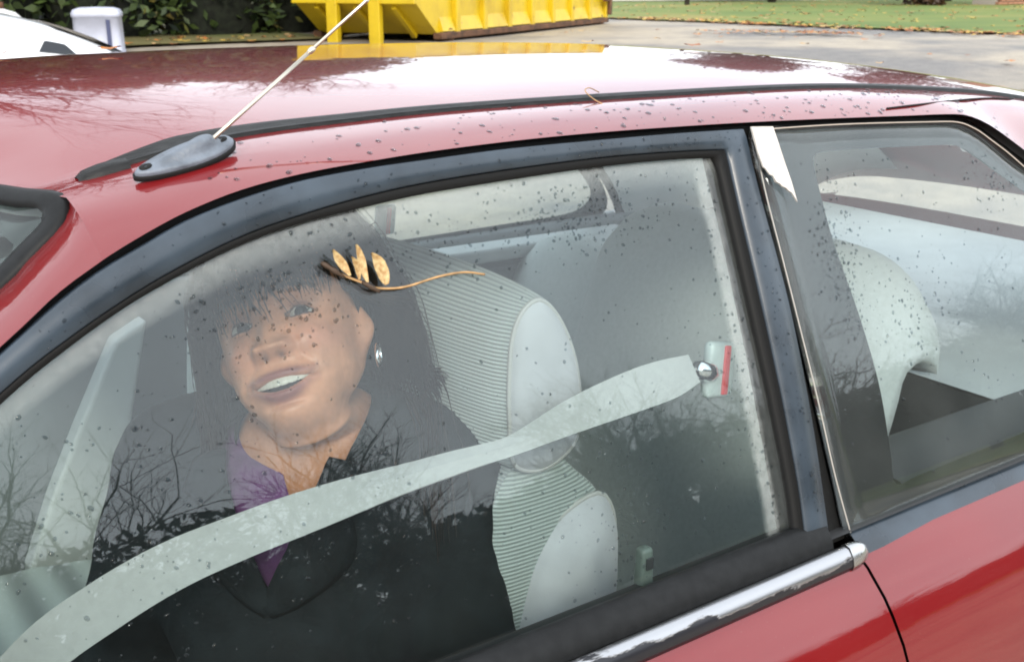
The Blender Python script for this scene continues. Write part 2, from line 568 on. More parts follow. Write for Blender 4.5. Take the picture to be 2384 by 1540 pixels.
RED_EDGE = [(-.40,.93),(-.30,.985),(-.15,1.075),(0,1.165),(.128,1.244),(.17,1.271),(.204,1.288),(.238,1.302),(.273,1.314),(.319,1.325),(.372,1.332),(.431,1.336),(.494,1.339),(.585,1.341),(.685,1.341),(.796,1.339),(.872,1.337),(.987,1.333),(1.135,1.327),(1.235,1.3225),(1.262,1.318),(1.297,1.305),(1.359,1.269),(1.49,1.19),(1.65,1.08),(1.735,.99),(1.775,.925)]
FR_TOP = [(-.385,.93),(-.29,.982),(-.145,1.07),(0,1.159),(.127,1.238),(.169,1.264),(.202,1.281),(.236,1.294),(.271,1.307),(.318,1.318),(.37,1.326),(.429,1.330),(.492,1.332),(.583,1.334),(.731,1.333),(.793,1.332),(.868,1.330)]
FR_BOT = [(-.345,.93),(-.26,.975),(-.13,1.055),(0,1.138),(.122,1.214),(.169,1.239),(.219,1.261),(.26,1.276),(.311,1.291),(.364,1.301),(.423,1.309),(.486,1.314),(.577,1.317),(.677,1.318),(.764,1.316),(.838,1.3125)]
GL_TOP = [(-.325,.93),(-.245,.972),(-.125,1.05),(0,1.130),(.12,1.206),(.167,1.232),(.217,1.255),(.259,1.27),(.309,1.285),(.362,1.295),(.421,1.301),(.484,1.306),(.575,1.309),(.675,1.311),(.762,1.310),(.826,1.307)]

def poly2(tbl): return smooth_poly([Vector((x, 0, z)) for x, z in tbl], 5)

def both_sides(name, V, F, mat, parent, smooth=True, far_parent=None, far=True):
    a = mesh_obj(name, V, F, mat, parent, smooth)
    b = None
    if far:
        b = mesh_obj(name, mirror_y(V), flip_f(F), mat, far_parent or parent, smooth)
    return a, b

# ---- roof skin, side rails and pillars (one pressed shell)
RAIL_Z = [(.16,1.318),(.20,1.324),(.24,1.332),(.345,1.350),(.475,1.357),(.585,1.3595),(.81,1.3585),(1.12,1.352),(1.385,1.333),(1.51,1.319),(1.75,1.282),(2.0,1.235),(2.3,1.11),(2.5,.98)]
CENT_Z = [(-.05,1.362),(.1,1.376),(.25,1.385),(.5,1.388),(.85,1.387),(1.1,1.381),(1.3,1.371),(1.5,1.352),(1.75,1.320),(2.0,1.278),(2.25,1.18),(2.5,.99)]
RY = .25
def edge_z(x): return sinterp(RED_EDGE, x)
def x_start(y):
    """front edge of the roof: round the windscreen corner, then along the header"""
    t = min(1, max(0, (y - .225) / (YC - .225)))
    return .205 - .19 * t ** .8 if y > .225 else .205
def roof_pt(x, k, n_side=10, n_top=26):
    ze = edge_z(x) if x < 1.775 else .925
    ye = ys(ze) - .004
    zr = sinterp(RAIL_Z, x)
    zc = sinterp(CENT_Z, x)
    if k <= n_side:
        t = k / n_side
        y = ye + (RY - ye) * t
        z = ze + (zr - ze) * (.78 * (1 - (1 - t) ** 2.3) + .22 * t)
    else:
        t = (k - n_side) / n_top
        y = RY + (YC - RY) * t
        z = zr + (zc - zr) * (1 - (1 - t) ** 3)
    return Vector((x, y, z))

NS, NT = 10, 26
def roof_shell(dz=0, xmax=2.5, inset=0):
    cols = []
    nx = 150
    for i in range(nx):
        s = i / (nx - 1)
        s = s ** 1.15
        col = []
        for k in range(NS + NT + 1):
            p0 = roof_pt(.5, k)
            y = p0.y
            xs = x_start(y)
            x = xs + (xmax - xs) * s
            p = roof_pt(x, k)
            if p.y > .24:
                f = min(1, (p.y - .24) / .1)
                w = max(0, 1 - (x - xs) / .16)
                p.z -= f * .026 * w ** 3
            p.z += dz
            col.append(p)
        cols.append(col)
    return cols
cols = roof_shell()
nrow = 2 * (NS + NT) + 1
V, F, Fg, Fh = [], [], [], []
for c in cols:
    full = c + [Vector((p.x, 2 * YC - p.y, p.z)) for p in reversed(c[:-1])]
    V += full
def is_rear_glass(p):
    return 1.74 < p.x < 2.36 and .27 < p.y < 1.13
for i in range(len(cols) - 1):
    for j in range(nrow - 1):
        q = (i*nrow + j, (i+1)*nrow + j, (i+1)*nrow + j+1, i*nrow + j+1)
        ctr = (V[q[0]] + V[q[2]]) / 2
        (Fg if is_rear_glass(ctr) else F).append(q)
roof = mesh_obj('roof', V, F, M['red'], car)
mesh_obj('rear_window', V, Fg, M['glass'], car)
# headliner just below the skin
Vh, Fh = [], []
for c in roof_shell(-.022, 1.62)[::3]:
    c = c[NS - 4:]
    Vh += c + [Vector((p.x, 2 * YC - p.y, p.z)) for p in reversed(c[:-1])]
nh = 2 * (NS + NT - (NS - 4)) + 1
mesh_obj('headliner', Vh, grid_faces(len(Vh) // nh, nh), M['liner'], car)

Vt = []
for c in roof_shell(-.012, 2.45)[70::2]:
    for p in c[:NS + 3]: Vt.append(p + Vector((0, .024, 0)))
both_sides('rear_pillar_trim', Vt, grid_faces(len(Vt) // (NS + 3), NS + 3), M['trim_light'], car)

# ---- windscreen pillar: between the door opening and the screen
WP = [Vector(p) for p in ((-.44,.085,.93),(-.30,.110,1.005),(-.12,.145,1.105),(.02,.170,1.185),(.147,.195,1.262),(.167,.200,1.2775),(.187,.203,1.2925),(.2025,.209,1.306),(.2085,.218,1.3165),(.2085,.222,1.3205))]
wp = resample(smooth_poly(WP, 8), 60)
re_ = smooth_poly([Vector((x, ys(z) - .004, z)) for x, z in RED_EDGE if x <= .205], 8)
re_ = resample(re_, 60)
V = []
def roof_col_y(x, y):
    ze = edge_z(x); ye = ys(ze) - .004; zr = sinterp(RAIL_Z, x)
    t = min(1, max(0, (y - ye) / (RY - ye)))
    return Vector((x, y, ze + (zr - ze) * (.78 * (1 - (1 - t) ** 2.3) + .22 * t)))
for i, (a, b) in enumerate(zip(re_, wp)):
    wgt = (i / 59) ** 3
    for k in range(9):
        t = k / 8
        p = a.lerp(b, t)
        n = Vector((-.25, -.5, .8)).normalized()
        la = re_[-1].lerp(wp[-1], t)
        rc = roof_col_y(.205 + (wp[-1].x - .205) * t, la.y)
        V.append(p + n * .010 * sin(pi * t) * (1 - wgt) + (rc - la) * wgt)
both_sides('windscreen_pillar', V, grid_faces(60, 9, True), M['red'], car)

# windscreen
hdr = [c for c in cols[0][NS - 1:]]
def ws_grid():
    V = []
    top = resample([Vector((p.x + .006, p.y, p.z - .004)) for p in ([wp[-1]] + [q for q in cols[0] if q.y > .235])], 24)
    bot = [Vector((-.50 - .16 * (1 - ((y - YC) / .6) ** 2), y, .925)) for y in [.085 + (YC - .085) * k / 23 for k in range(24)]]
    side = resample(wp, 30)
    nv = 30
    for i in range(24):
        for j in range(nv):
            t = j / (nv - 1)
            a = bot[i].lerp(top[i], t)
            # keep the outer edge on the pillar
            e0 = bot[0].lerp(top[0], t)
            corr = (side[j] - e0) * (1 - i / 23) ** 2
            V.append(a + corr + Vector((-.3, 0, .8)) * .035 * sin(pi * t) * (i / 23) ** .7)
    return V
wsv = ws_grid()
full = wsv + [Vector((p.x, 2 * YC - p.y, p.z)) for p in wsv]
f1 = grid_faces(24, 30, True)
f2 = [tuple(reversed([i + 24 * 30 for i in f])) for f in f1]
ws = mesh_obj('windscreen', full, f1 + f2, M['glass_ws'], car)
# black seal round the screen
so_, si_ = [], []
def ws_at(i, j): return wsv[i * 30 + j]
for j in range(0, 29):
    o = ws_at(0, j); d = (ws_at(4, j) - o).normalized()
    so_.append(o - d * .003); si_.append(o + d * .017)
o = ws_at(0, 29); d = ((ws_at(4, 26) - o)).normalized()
so_.append(o + d * .001); si_.append(o + d * .026)
for i in range(2, 24):
    o = ws_at(i, 29); d = (ws_at(i, 26) - o).normalized()
    so_.append(o - d * .004); si_.append(o + d * .013)
so_ = resample(smooth_poly(so_, 3), 130); si_ = resample(smooth_poly(si_, 3), 130)
V = []
for a, b in zip(so_, si_):
    nrm_ = Vector((-.5, -.3, .8)).normalized()
    V += [a - nrm_ * .002, a + nrm_ * .003, a.lerp(b, .3) + nrm_ * .006, a.lerp(b, .75) + nrm_ * .006, b + nrm_ * .004, b - nrm_ * .001]
both_sides('windscreen_seal', V, grid_faces(130, 6, True), M['rubber_grey'], ws)

Vb = []
for a, b in zip(so_, si_):
    d = (b - a).normalized()
    for t in (0, .5, 1): Vb.append(b + d * .034 * t + Vector((.3, .2, -.5)) * .016)
both_sides('screen_border', Vb, grid_faces(130, 3, True), M['black_gloss'], ws)

# dark visor added behind the screen to block the bright view through it
V = []
for i in range(8):
    y = .235 + .40 * i / 7
    for (x, z) in ((.222, 1.300), (.205, 1.302), (.150, 1.235), (.118, 1.175), (.128, 1.168), (.165, 1.225)):
        V.append(Vector((x - .10 * (y - .235), y, z + .03 * (y - .235))))
o = mesh_obj('added_visor', V, grid_faces(8, 6, False, False, True) + [tuple(range(5, -1, -1)), tuple(42 + k for k in range(6))], M['trim_dark'], car)

# ---- black drip channel lying along the roof joint
def channel():
    V = []
    n = 120
    for i in range(n):
        s = i / (n - 1)
        x = .243 + 1.36 * s
        zr = sinterp(RAIL_Z, x)
        wd = (.012 + .014 * exp(-s * 7)) * min(1, .35 + s * 14)
        hgt = .0035
        base = [roof_pt(x, NS)]
        y0 = RY - .004
        for (dy, dh) in ((0, -.002), (.0, hgt), (.3, hgt * .55), (.55, hgt * .5), (.85, hgt * .9), (1, hgt * 1.05), (1, -.002)):
            y = y0 + wd * dy
            t = (y - RY) / (YC - RY)
            zz = zr + (sinterp(CENT_Z, x) - zr) * (1 - (1 - max(0, t)) ** 3)
            V.append(Vector((x, y, zz + dh)))
    F = grid_faces(n, 7) + [tuple(range(7)), tuple(reversed(range((n - 1) * 7, n * 7)))]
    return V, F
V, F = channel()
both_sides('drip_channel', V, F, M['channel'], car)
# end piece of the channel
V, F = [], []
for i, x in enumerate([.222, .228, .240, .252, .262]):
    for (y, dh) in ((.236, 0), (.238, .006), (.250, .008), (.259, .006), (.261, 0)):
        hh = (.3, .8, 1, 1, .8)[i]
        yy = .248 + (y - .248) * (.5, .85, 1, 1, 1)[i]
        V.append(Vector((x, yy, sinterp(RAIL_Z, x) - .001 + dh * hh)))
both_sides('channel_end', V, grid_faces(5, 5), M['channel'], car)
# panel joint at the rear end of the rail
pts = [(1.12,1.3345),(1.2,1.334),(1.30,1.3305),(1.40,1.3255),(1.47,1.320),(1.505,1.3175)]
def rail_surface(x, z):
    ze = edge_z(x); ye = ys(ze) - .004; zr = sinterp(RAIL_Z, x)
    best = min(range(101), key=lambda k: abs(ze + (zr - ze) * (.78 * (1 - (1 - k/100) ** 2.3) + .22 * k/100) - z))
    return Vector((x, ye + (RY - ye) * best / 100, z))
jt = smooth_poly([rail_surface(x, z) for x, z in pts], 6)
tube_obj('panel_joint', [p + Vector((0, -.0008, .0005)) for p in jt], .0014, M['rubber'], car, 5)

# ---- black gap between the shell and the door / quarter glass
gap = resample(smooth_poly([S(x, z, -.012) for x, z in RED_EDGE], 4), 120)
V = []
for i, p in enumerate(gap):
    t = (gap[min(i + 1, 119)] - gap[max(i - 1, 0)]).normalized()
    side = Vector((t.z, 0, -t.x)).normalized()        # towards the opening
    for d, o in ((-.002, -.004), (.004, .0), (.022, -.004), (.03, -.012)):
        V.append(p + side * d + Vector((0, -o, 0)))
both_sides('opening_seal', V, grid_faces(120, 4), M['rubber'], car)

# ---- door: frame, glass, run channel, sill mouldings
door = mesh_obj('door', [], [], None, car)
door_far = None
def body_side_pt(x, z):
    """outer skin below the belt line"""
    y = sinterp([(.15, .0), (.28, -.065), (.45, -.098), (.62, -.105), (.78, -.088), (.86, -.060), (.893, -.032), (.905, -.018)], z)
    taper = 0
    if x < -.9: taper = .10 * ((-.9 - x) / .9) ** 2
    if x > 1.9: taper = .10 * ((x - 1.9) / .9) ** 2
    return Vector((x, y + taper, z))
ZB = [.905, .9, .893, .882, .868, .85, .82, .78, .73, .66, .58, .5, .42, .34, .26, .2]
DS = [(.905, .898), (.895, .9005), (.88, .9012), (.864, .903), (.833, .909), (.801, .9155), (.76, .922), (.7, .929), (.6, .935), (.4, .935), (.2, .93)]
def seam_x(z): return sinterp(sorted(DS), z)
def side_panel(x0, x1, nx, arch=None):
    V = []
    for i in range(nx):
        for z in ZB:
            a = x0(z) if callable(x0) else x0
            b = x1(z) if callable(x1) else x1
            x = a + (b - a) * i / (nx - 1)
            zz = z
            if arch:
                c, r = arch
                dx = abs(x - c)
                if dx < r:
                    zmin = .30 + sqrt(r * r - dx * dx)
                    k = ZB.index(z)
                    zz = .905 - (.905 - max(.2, zmin)) * (.905 - z) / .705
            V.append(body_side_pt(x, zz))
    return V, grid_faces(nx, len(ZB), True)
bpy.data.objects.remove(door)
V, F = side_panel(-.42, lambda z: seam_x(z) - .0022, 30)
door = mesh_obj('door', V, flip_f(F), M['red'], car)
door_far = mesh_obj('door', mirror_y(V), F, M['red'], car)
V, F = side_panel(lambda z: seam_x(z) + .0022, 2.55, 40, (2.0, .34))
both_sides('quarter_panel', V, flip_f(F), M['red'], car)
V, F = side_panel(-1.75, -.4245, 36, (-1.15, .34))
both_sides('fender', V, flip_f(F), M['red'], car)
# dark body behind the panel gaps
V, F = [], []
for x in (.8, 1.05):
    for z in ZB: V.append(body_side_pt(x, z) + Vector((0, .012, 0)))
both_sides('door_jamb', V, flip_f(grid_faces(2, len(ZB), True)), M['rubber'], car)

# frame sweep: outer and inner outline, round the top and down the rear post
outer = [S(x, z, .006) for x, z in FR_TOP] + [S(.8695, 1.322, .006), S(.869, 1.267, .006), S(.8755, 1.16, .006), S(.8755, 1.053, .006), S(.872, .96, .006), S(.870, .912, .006)]
inner = [S(x, z, .004) for x, z in FR_BOT] + [S(.8375, 1.300, .004), S(.8365, 1.26, .004), S(.838, 1.16, .004), S(.840, 1.06, .004), S(.840, .97, .004), S(.836, .912, .004)]
no, ni = len(FR_TOP), len(FR_BOT)
def rs2(pl, k, n1, n2):
    a = resample(smooth_poly(pl[:k], 5), n1)
    b = resample(smooth_poly(pl[k:], 5), n2)
    return a + b
O_ = rs2(outer, no, 90, 50)
I_ = rs2(inner, ni, 90, 50)
V = []
for o, i in zip(O_, I_):
    d = (i - o)
    inn = Vector((0, 1, -.3)).normalized()
    V += [o + inn * .016, o + inn * .003, o + d * .06, o + d * .94, i + inn * .003, i + inn * .012]
both_sides('door_frame', V, grid_faces(140, 6), M['black_trim'], door, far_parent=door_far)
# window run rubber, between the frame and the glass
gi = [S(x, z, -.003) for x, z in GL_TOP] + [S(.829, 1.296, -.003), S(.8285, 1.25, -.003), S(.829, 1.16, -.003), S(.8315, 1.06, -.003), S(.8325, .97, -.003), S(.8275, .912, -.003)]
G_ = rs2(gi, len(GL_TOP), 90, 50)
V = []
for i, g in zip(I_, G_):
    d = g - i
    inn = Vector((0, 1, -.3)).normalized()
    V += [i + inn * .006, i + d * .12 + inn * .001, i + d * .8 + inn * .002, g + inn * .001, g + inn * .008]
both_sides('window_rubber', V, grid_faces(140, 5), M['rubber'], door, far_parent=door_far)

# glass pane (4 mm), tucked behind the frame
def pane(xs, ztop, zbot, off0, off1, band=None):
    nx, nz_ = len(xs), 40
    V, A = [], []
    for off in (off0, off1):
        for x in xs:
            zt, zb = ztop(x), zbot(x) if callable(zbot) else zbot
            for k in range(nz_):
                z = zb + (zt - zb) * k / (nz_ - 1)
                V.append(S(x, z, off))
                A.append(band(x, z) if band else 0)
    f1 = grid_faces(nx, nz_, False)
    N = nx * nz_
    F = f1 + [tuple(reversed([i + N for i in f])) for f in f1]
    return V, F, A
GLT = [(x, z + .006) for x, z in GL_TOP] + [(.842, 1.312)]
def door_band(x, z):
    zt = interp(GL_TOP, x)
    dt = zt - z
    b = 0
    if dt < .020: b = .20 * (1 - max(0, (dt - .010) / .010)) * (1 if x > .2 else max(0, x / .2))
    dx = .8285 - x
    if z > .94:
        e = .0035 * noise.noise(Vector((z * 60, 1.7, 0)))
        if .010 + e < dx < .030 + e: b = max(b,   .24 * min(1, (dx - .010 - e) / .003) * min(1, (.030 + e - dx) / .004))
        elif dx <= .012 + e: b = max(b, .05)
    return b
xs = [-.33 + .62 * i / 60 for i in range(60)] + [.29 + .552 * i / 139 for i in range(140)]
V, F, A = pane(xs, lambda x: interp(GLT, x), .895, -.0095, -.0135, door_band)
wg = mesh_obj('window_glass', V, F, M['glass_door'], door)
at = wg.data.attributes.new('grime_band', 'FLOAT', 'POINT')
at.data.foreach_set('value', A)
wg2 = mesh_obj('window_glass', mirror_y(V), flip_f(F), M['glass'], door_far)

# sill: rubber sweep against the glass and a bright moulding, worn to the black
def sweep_x(prof, x0, x1, n, zof=lambda x: 0):
    V = []
    for i in range(n):
        x = x0 + (x1 - x0) * i / (n - 1)
        for (y, z) in prof: V.append(Vector((x, y, z + zof(x))))
    return V, grid_faces(n, len(prof))
prof = [(.018, .928), (.014, .941), (.009, .942), (-.001, .938), (-.010, .924), (-.013, .914), (-.013, .90)]
V, F = sweep_x(prof, -.36, .868, 90)
both_sides('belt_rubber', V, F, M['rubber_grey'], door, far_parent=door_far)
prof = [(-.010, .899), (-.0135, .9165), (-.018, .9195), (-.024, .9180), (-.0295, .910), (-.031, .902), (-.029, .896), (-.024, .893)]
V, F = sweep_x(prof, -.36, .884, 120)
def worn_trim():
    m, n, l = new_mat('worn_bright_moulding')
    b = n['Principled BSDF']
    tcn = n.new('ShaderNodeTexCoord')
    mp = n.new('ShaderNodeMapping'); mp.inputs['Scale'].default_value = (17, 60, 60)
    l.new(tcn.outputs['Object'], mp.inputs['Vector'])
    t = n.new('ShaderNodeTexNoise'); t.inputs['Scale'].default_value = 1; t.inputs['Detail'].default_value = 5; t.inputs['Roughness'].default_value = .6
    l.new(mp.outputs['Vector'], t.inputs['Vector'])
    sp = n.new('ShaderNodeSeparateXYZ'); l.new(tcn.outputs['Object'], sp.inputs[0])
    mz = n.new('ShaderNodeMapRange'); mz.inputs['From Min'].default_value = .900; mz.inputs['From Max'].default_value = .917
    mz.inputs['To Min'].default_value = -.26; mz.inputs['To Max'].default_value = .22
    l.new(sp.outputs['Z'], mz.inputs['Value'])
    mxr = n.new('ShaderNodeMapRange'); mxr.inputs['From Min'].default_value = .55; mxr.inputs['From Max'].default_value = .72
    mxr.inputs['To Min'].default_value = -.18; mxr.inputs['To Max'].default_value = .03
    l.new(sp.outputs['X'], mxr.inputs['Value'])
    a1 = n.new('ShaderNodeMath'); a1.operation = 'ADD'; l.new(t.outputs['Fac'], a1.inputs[0]); l.new(mz.outputs['Result'], a1.inputs[1])
    a2 = n.new('ShaderNodeMath'); a2.operation = 'ADD'; l.new(a1.outputs[0], a2.inputs[0]); l.new(mxr.outputs['Result'], a2.inputs[1])
    th = n.new('ShaderNodeMapRange'); th.inputs['From Min'].default_value = .46; th.inputs['From Max'].default_value = .52
    l.new(a2.outputs[0], th.inputs['Value'])
    mc = n.new('ShaderNodeMixRGB'); mc.inputs['Color1'].default_value = (.012, .012, .016, 1); mc.inputs['Color2'].default_value = (.44, .44, .45, 1)
    l.new(th.outputs['Result'], mc.inputs['Fac']); l.new(mc.outputs['Color'], b.inputs['Base Color'])
    l.new(th.outputs['Result'], b.inputs['Metallic'])
    b.inputs['Roughness'].default_value = .3
    bp = n.new('ShaderNodeBump'); bp.inputs['Strength'].default_value = .5; bp.inputs['Distance'].default_value = .001
    l.new(th.outputs['Result'], bp.inputs['Height']); l.new(bp.outputs['Normal'], b.inputs['Normal'])
    return m
np_ = len(prof)
md = mesh_obj('belt_moulding', V, F, worn_trim(), door)
mesh_obj('belt_moulding', mirror_y(V), flip_f(F), M['rubber'], door_far)
# cap at the rear end of the moulding
V = []
for i in range(9):
    t = i / 8
    x = .878 + .034 * t
    sc = sqrt(max(0, 1 - t ** 2.4))
    for (y, z) in prof:
        V.append(Vector((x, -.020 + (y + .020) * (sc * 1.06 + .02), .906 + (z - .906) * (sc * 1.1 + .02))))
both_sides('moulding_cap', V, grid_faces(9, np_), M['chrome'], door, far_parent=door_far)
# quarter sill strip
prof = [(.012, .915), (.006, .922), (-.004, .918), (-.014, .910), (-.022, .902), (-.025, .897)]
V, F = sweep_x(prof, .905, 1.75, 60, lambda x: -.008 * (x - .905))
both_sides('quarter_sill', V, F, M['black_trim'], car)

# ---- rear quarter glass with a wide opaque border
def q_out(n=160):
    pts = [(.884,1.327),(1.02,1.3245),(1.20,1.3155),(1.245,1.311),(1.275,1.300),(1.345,1.256),(1.46,1.168),(1.56,1.07),(1.64,.975),(1.655,.94),(1.62,.915),(1.3,.915),(1.0,.915),(.93,.915),(.904,.915),(.896,1.0),(.8895,1.1),(.885,1.2)]
    return pts
QO = [(.884,1.328),(.95,1.3265),(1.02,1.3245),(1.10,1.321),(1.18,1.3165),(1.235,1.3125),(1.265,1.3035),(1.29,1.290),(1.351,1.250),(1.46,1.20),(1.55,1.135),(1.635,1.07),(1.70,1.0),(1.72,.955),(1.70,.928),(1.65,.912),(1.45,.910),(1.3,.911),(1.15,.911),(1.05,.911),(.96,.911),(.908,.911),(.898,.98),(.893,1.05),(.888,1.12),(.8835,1.2),(.881,1.266)]
QI = [(.9725,1.290),(.985,1.2985),(1.04,1.2975),(1.12,1.294),(1.19,1.2905),(1.222,1.2885),(1.245,1.282),(1.27,1.269),(1.33,1.232),(1.43,1.178),(1.52,1.12),(1.60,1.06),(1.648,1.012),(1.655,.985),(1.635,.962),(1.58,.951),(1.42,.949),(1.30,.948),(1.2,.947),(1.12,.9465),(1.04,.946),(1.0,.9455),(.9995,.98),(1.0005,1.05),(.9915,1.12),(.9755,1.2),(.9715,1.25)]
def pane_from_outline(pts, off0, off1, n=None):
    P = resample(smooth_poly([Vector((x, 0, z)) for x, z in pts], 4, True), 120, True)
    c = Vector((sum(p.x for p in P) / 120, 0, sum(p.z for p in P) / 120))
    V = []
    R_ = 10
    for off in (off0, off1):
        for r in range(1, R_ + 1):
            for p in P:
                q = c.lerp(p, r / R_)
                V.append(S(q.x, q.z, off))
    F = grid_faces(R_, 120, True, False, True)
    F.append(tuple(range(119, -1, -1)))
    N = R_ * 120
    F += [tuple(reversed([i + N for i in f])) for f in F]
    # rim
    for k in range(120):
        a = (R_ - 1) * 120 + k; b = (R_ - 1) * 120 + (k + 1) % 120
        F.append((a, b, b + N, a + N))
    return V, F
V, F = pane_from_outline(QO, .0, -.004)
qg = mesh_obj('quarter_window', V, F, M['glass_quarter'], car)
qg2 = mesh_obj('quarter_window', mirror_y(V), flip_f(F), M['glass'], car)
Po = resample(smooth_poly([Vector((x, 0, z)) for x, z in QO], 4, True), 160, True)
Pi = smooth_poly([Vector((x, 0, z)) for x, z in QI], 6, True)
# match inner points to the outer ones by angle about the centre
def by_angle(P, c, n=240):
    out = []
    ang = sorted(((atan2(p.z - c.z, p.x - c.x), p) for p in P), key=lambda q: q[0])
    for i in range(n):
        a = -pi + 2 * pi * i / n
        for k in range(len(ang)):
            a0, p0 = ang[k - 1]; a1, p1 = ang[k]
            if k == 0:
                if a <= a1 or a > ang[-1][0]:
                    a0 -= 2 * pi
                    aa = a if a <= a1 else a - 2 * pi
                    out.append(p0.lerp(p1, (aa - a0) / max(1e-9, a1 - a0))); break
            elif a0 < a <= a1:
                out.append(p0.lerp(p1, (a - a0) / max(1e-9, a1 - a0))); break
        else: out.append(ang[-1][1].copy())
    return out
cq = Vector((1.20, 0, 1.09))
A_ = by_angle(smooth_poly([Vector((x, 0, z)) for x, z in QO], 8, True), cq)
B_ = by_angle(Pi, cq)
V = []
for o, i in zip(A_, B_):
    o = cq.lerp(o, .997)
    for t in (0, .33, .66, 1):
        q = o.lerp(i, t)
        V.append(S(q.x, q.z, -.0055))
F = grid_faces(240, 4, False, True)
mesh_obj('opaque_border', V, F, M['black_gloss'], qg)
mesh_obj('opaque_border', mirror_y(V), flip_f(F), M['black_gloss'], qg2)
# the black border is printed on the glass: a gloss face right at the surface of the post
V = []
for z, xa, xb in ((.911,.876,.909),(.98,.880,.899),(1.05,.881,.894),(1.12,.880,.889),(1.2,.876,.8845),(1.266,.873,.882),(1.325,.873,.885)):
    for x in (xa, xb): V.append(S(x, z, -.009))
both_sides('post_gap', V, grid_faces(7, 2, True), M['rubber'], car)
# bright edge line of the rear glass and seal
ql = [(.908,.915),(.898,.98),(.893,1.05),(.888,1.12),(.8835,1.2),(.881,1.266),(.884,1.326)]
tube_obj('glass_edge', smooth_poly([S(x, z, .001) for x, z in ql], 5), .0008, pmat('pale_glass_edge', (.45, .42, .38), .4), qg, 5)
ql = [(.884,1.328),(1.02,1.3245),(1.18,1.3165),(1.235,1.3125),(1.265,1.3035),(1.29,1.290),(1.351,1.250),(1.49,1.14)]
tube_obj('glass_edge', smooth_poly([S(x, z, .001) for x, z in ql], 5), .0008, pmat('pale_glass_edge', (.5, .42, .36), .4), qg, 5)

# ---- peeling tape on the post
tp = [(.8735,1.3305),(.9055,1.3285),(.9075,1.310),(.9095,1.292),(.912,1.272),(.9145,1.2525),(.9095,1.262),(.9045,1.2645),(.902,1.2675),(.8975,1.2695),(.8945,1.2725),(.8895,1.2745),(.8875,1.281),(.8835,1.2825),(.8795,1.2885),(.8765,1.2905),(.8745,1.305),(.8735,1.318)]
V = [S(x, z, .0105 + .0012 * noise.noise(Vector((x * 90, z * 90, 0)))) for x, z in tp]
V += [S(x, z, .0085) for x, z in tp]
n = len(tp)
F = [tuple(range(n)), tuple(reversed(range(n, 2 * n)))] + [(i, (i + 1) % n, n + (i + 1) % n, n + i) for i in range(n)]
mesh_obj('tape', V, F, M['tape'], car, False)

# ---- aerial
ab = empty('tmp'); bpy.data.objects.remove(ab)
def rail_normal(x, t):
    k = t * NS
    a = roof_pt(x, max(0, k - .5)); b = roof_pt(x, min(NS, k + .5))
    tx = (roof_pt(x + .01, k) - roof_pt(x - .01, k)).normalized()
    return tx.cross((b - a).normalized()).normalized()
A0, A1 = Vector((.258, .196, 1.3355)), Vector((.334, .203, 1.3535))
ax = (A1 - A0).normalized()
nrm = Vector((0, -.42, .9)); nrm = (nrm - ax * nrm.dot(ax)).normalized()
sd = nrm.cross(ax).normalized()
mid = (A0 + A1) / 2 + sd * .004
def oval(h, sx, sy, n=40, sh=0):
    return [mid + nrm * h + ax * (cos(2*pi*k/n) * sx + sh) + sd * (sin(2*pi*k/n) * sy * (1 - .25 * cos(2*pi*k/n) * -1)) for k in range(n)]
rings = [oval(-.006, .0430, .0135), oval(.0002, .0430, .0135), oval(.0018, .0415, .0128), oval(.0026, .038, .0110), oval(.0030, .033, .0090), oval(.0048, .026, .0075, sh=.004), oval(.0075, .018, .0060, sh=.009), oval(.0105, .010, .0045, sh=.0145), oval(.0118, .005, .0025, sh=.017)]
V = [p for r in rings for p in r]
F = grid_faces(len(rings), 40, True, False, True) + [tuple((len(rings) - 1) * 40 + k for k in range(40))]
aerial = mesh_obj('antenna', V, F, M['antenna_base'], car)
rr = [oval(-.0055, .0445, .0147), oval(-.0015, .0448, .0149), oval(-.001, .042, .0130)]
mesh_obj('gasket', [p for r in rr for p in r], grid_faces(3, 40, True, False, True), M['rubber'], aerial)
for sx in (-.0335, .0325):
    c = mid + ax * sx + nrm * .0031
    V = []
    for r, h in ((.0042, .0), (.0042, .0006), (.001, .0007)):
        for k in range(14): V.append(c + ax * cos(2*pi*k/14) * r * 1.3 + sd * sin(2*pi*k/14) * r * .8 + nrm * h)
    mesh_obj('screw_hole', V, grid_faces(3, 14, True, False, True), M['rubber'], aerial)
m0 = Vector((.3165, .201, 1.3565))
m1 = Vector((.487, .250, 1.4615))
md_ = (m1 - m0)
tube_obj('mast', [m0 - md_ * .03, m0 + md_ * .2, m0 + md_ * .62], [.0019, .0018, .0017], M['mast'], aerial, 10)
tube_obj('mast', [m0 + md_ * .62, m0 + md_ * 1.5, m0 + md_ * 4.2], [.0015, .0014, .0011], M['mast'], aerial, 10)
tube_obj('mast_joint', [m0 + md_ * .60, m0 + md_ * .612, m0 + md_ * .628, m0 + md_ * .64], [.0018, .0027, .0027, .0016], M['mast'], aerial, 10)
tube_obj('mast_joint', [m0 + md_ * .985, m0 + md_ * .99, m0 + md_ * 1.0, m0 + md_ * 1.01], [.0014, .0022, .0022, .0014], M['mast'], aerial, 10)

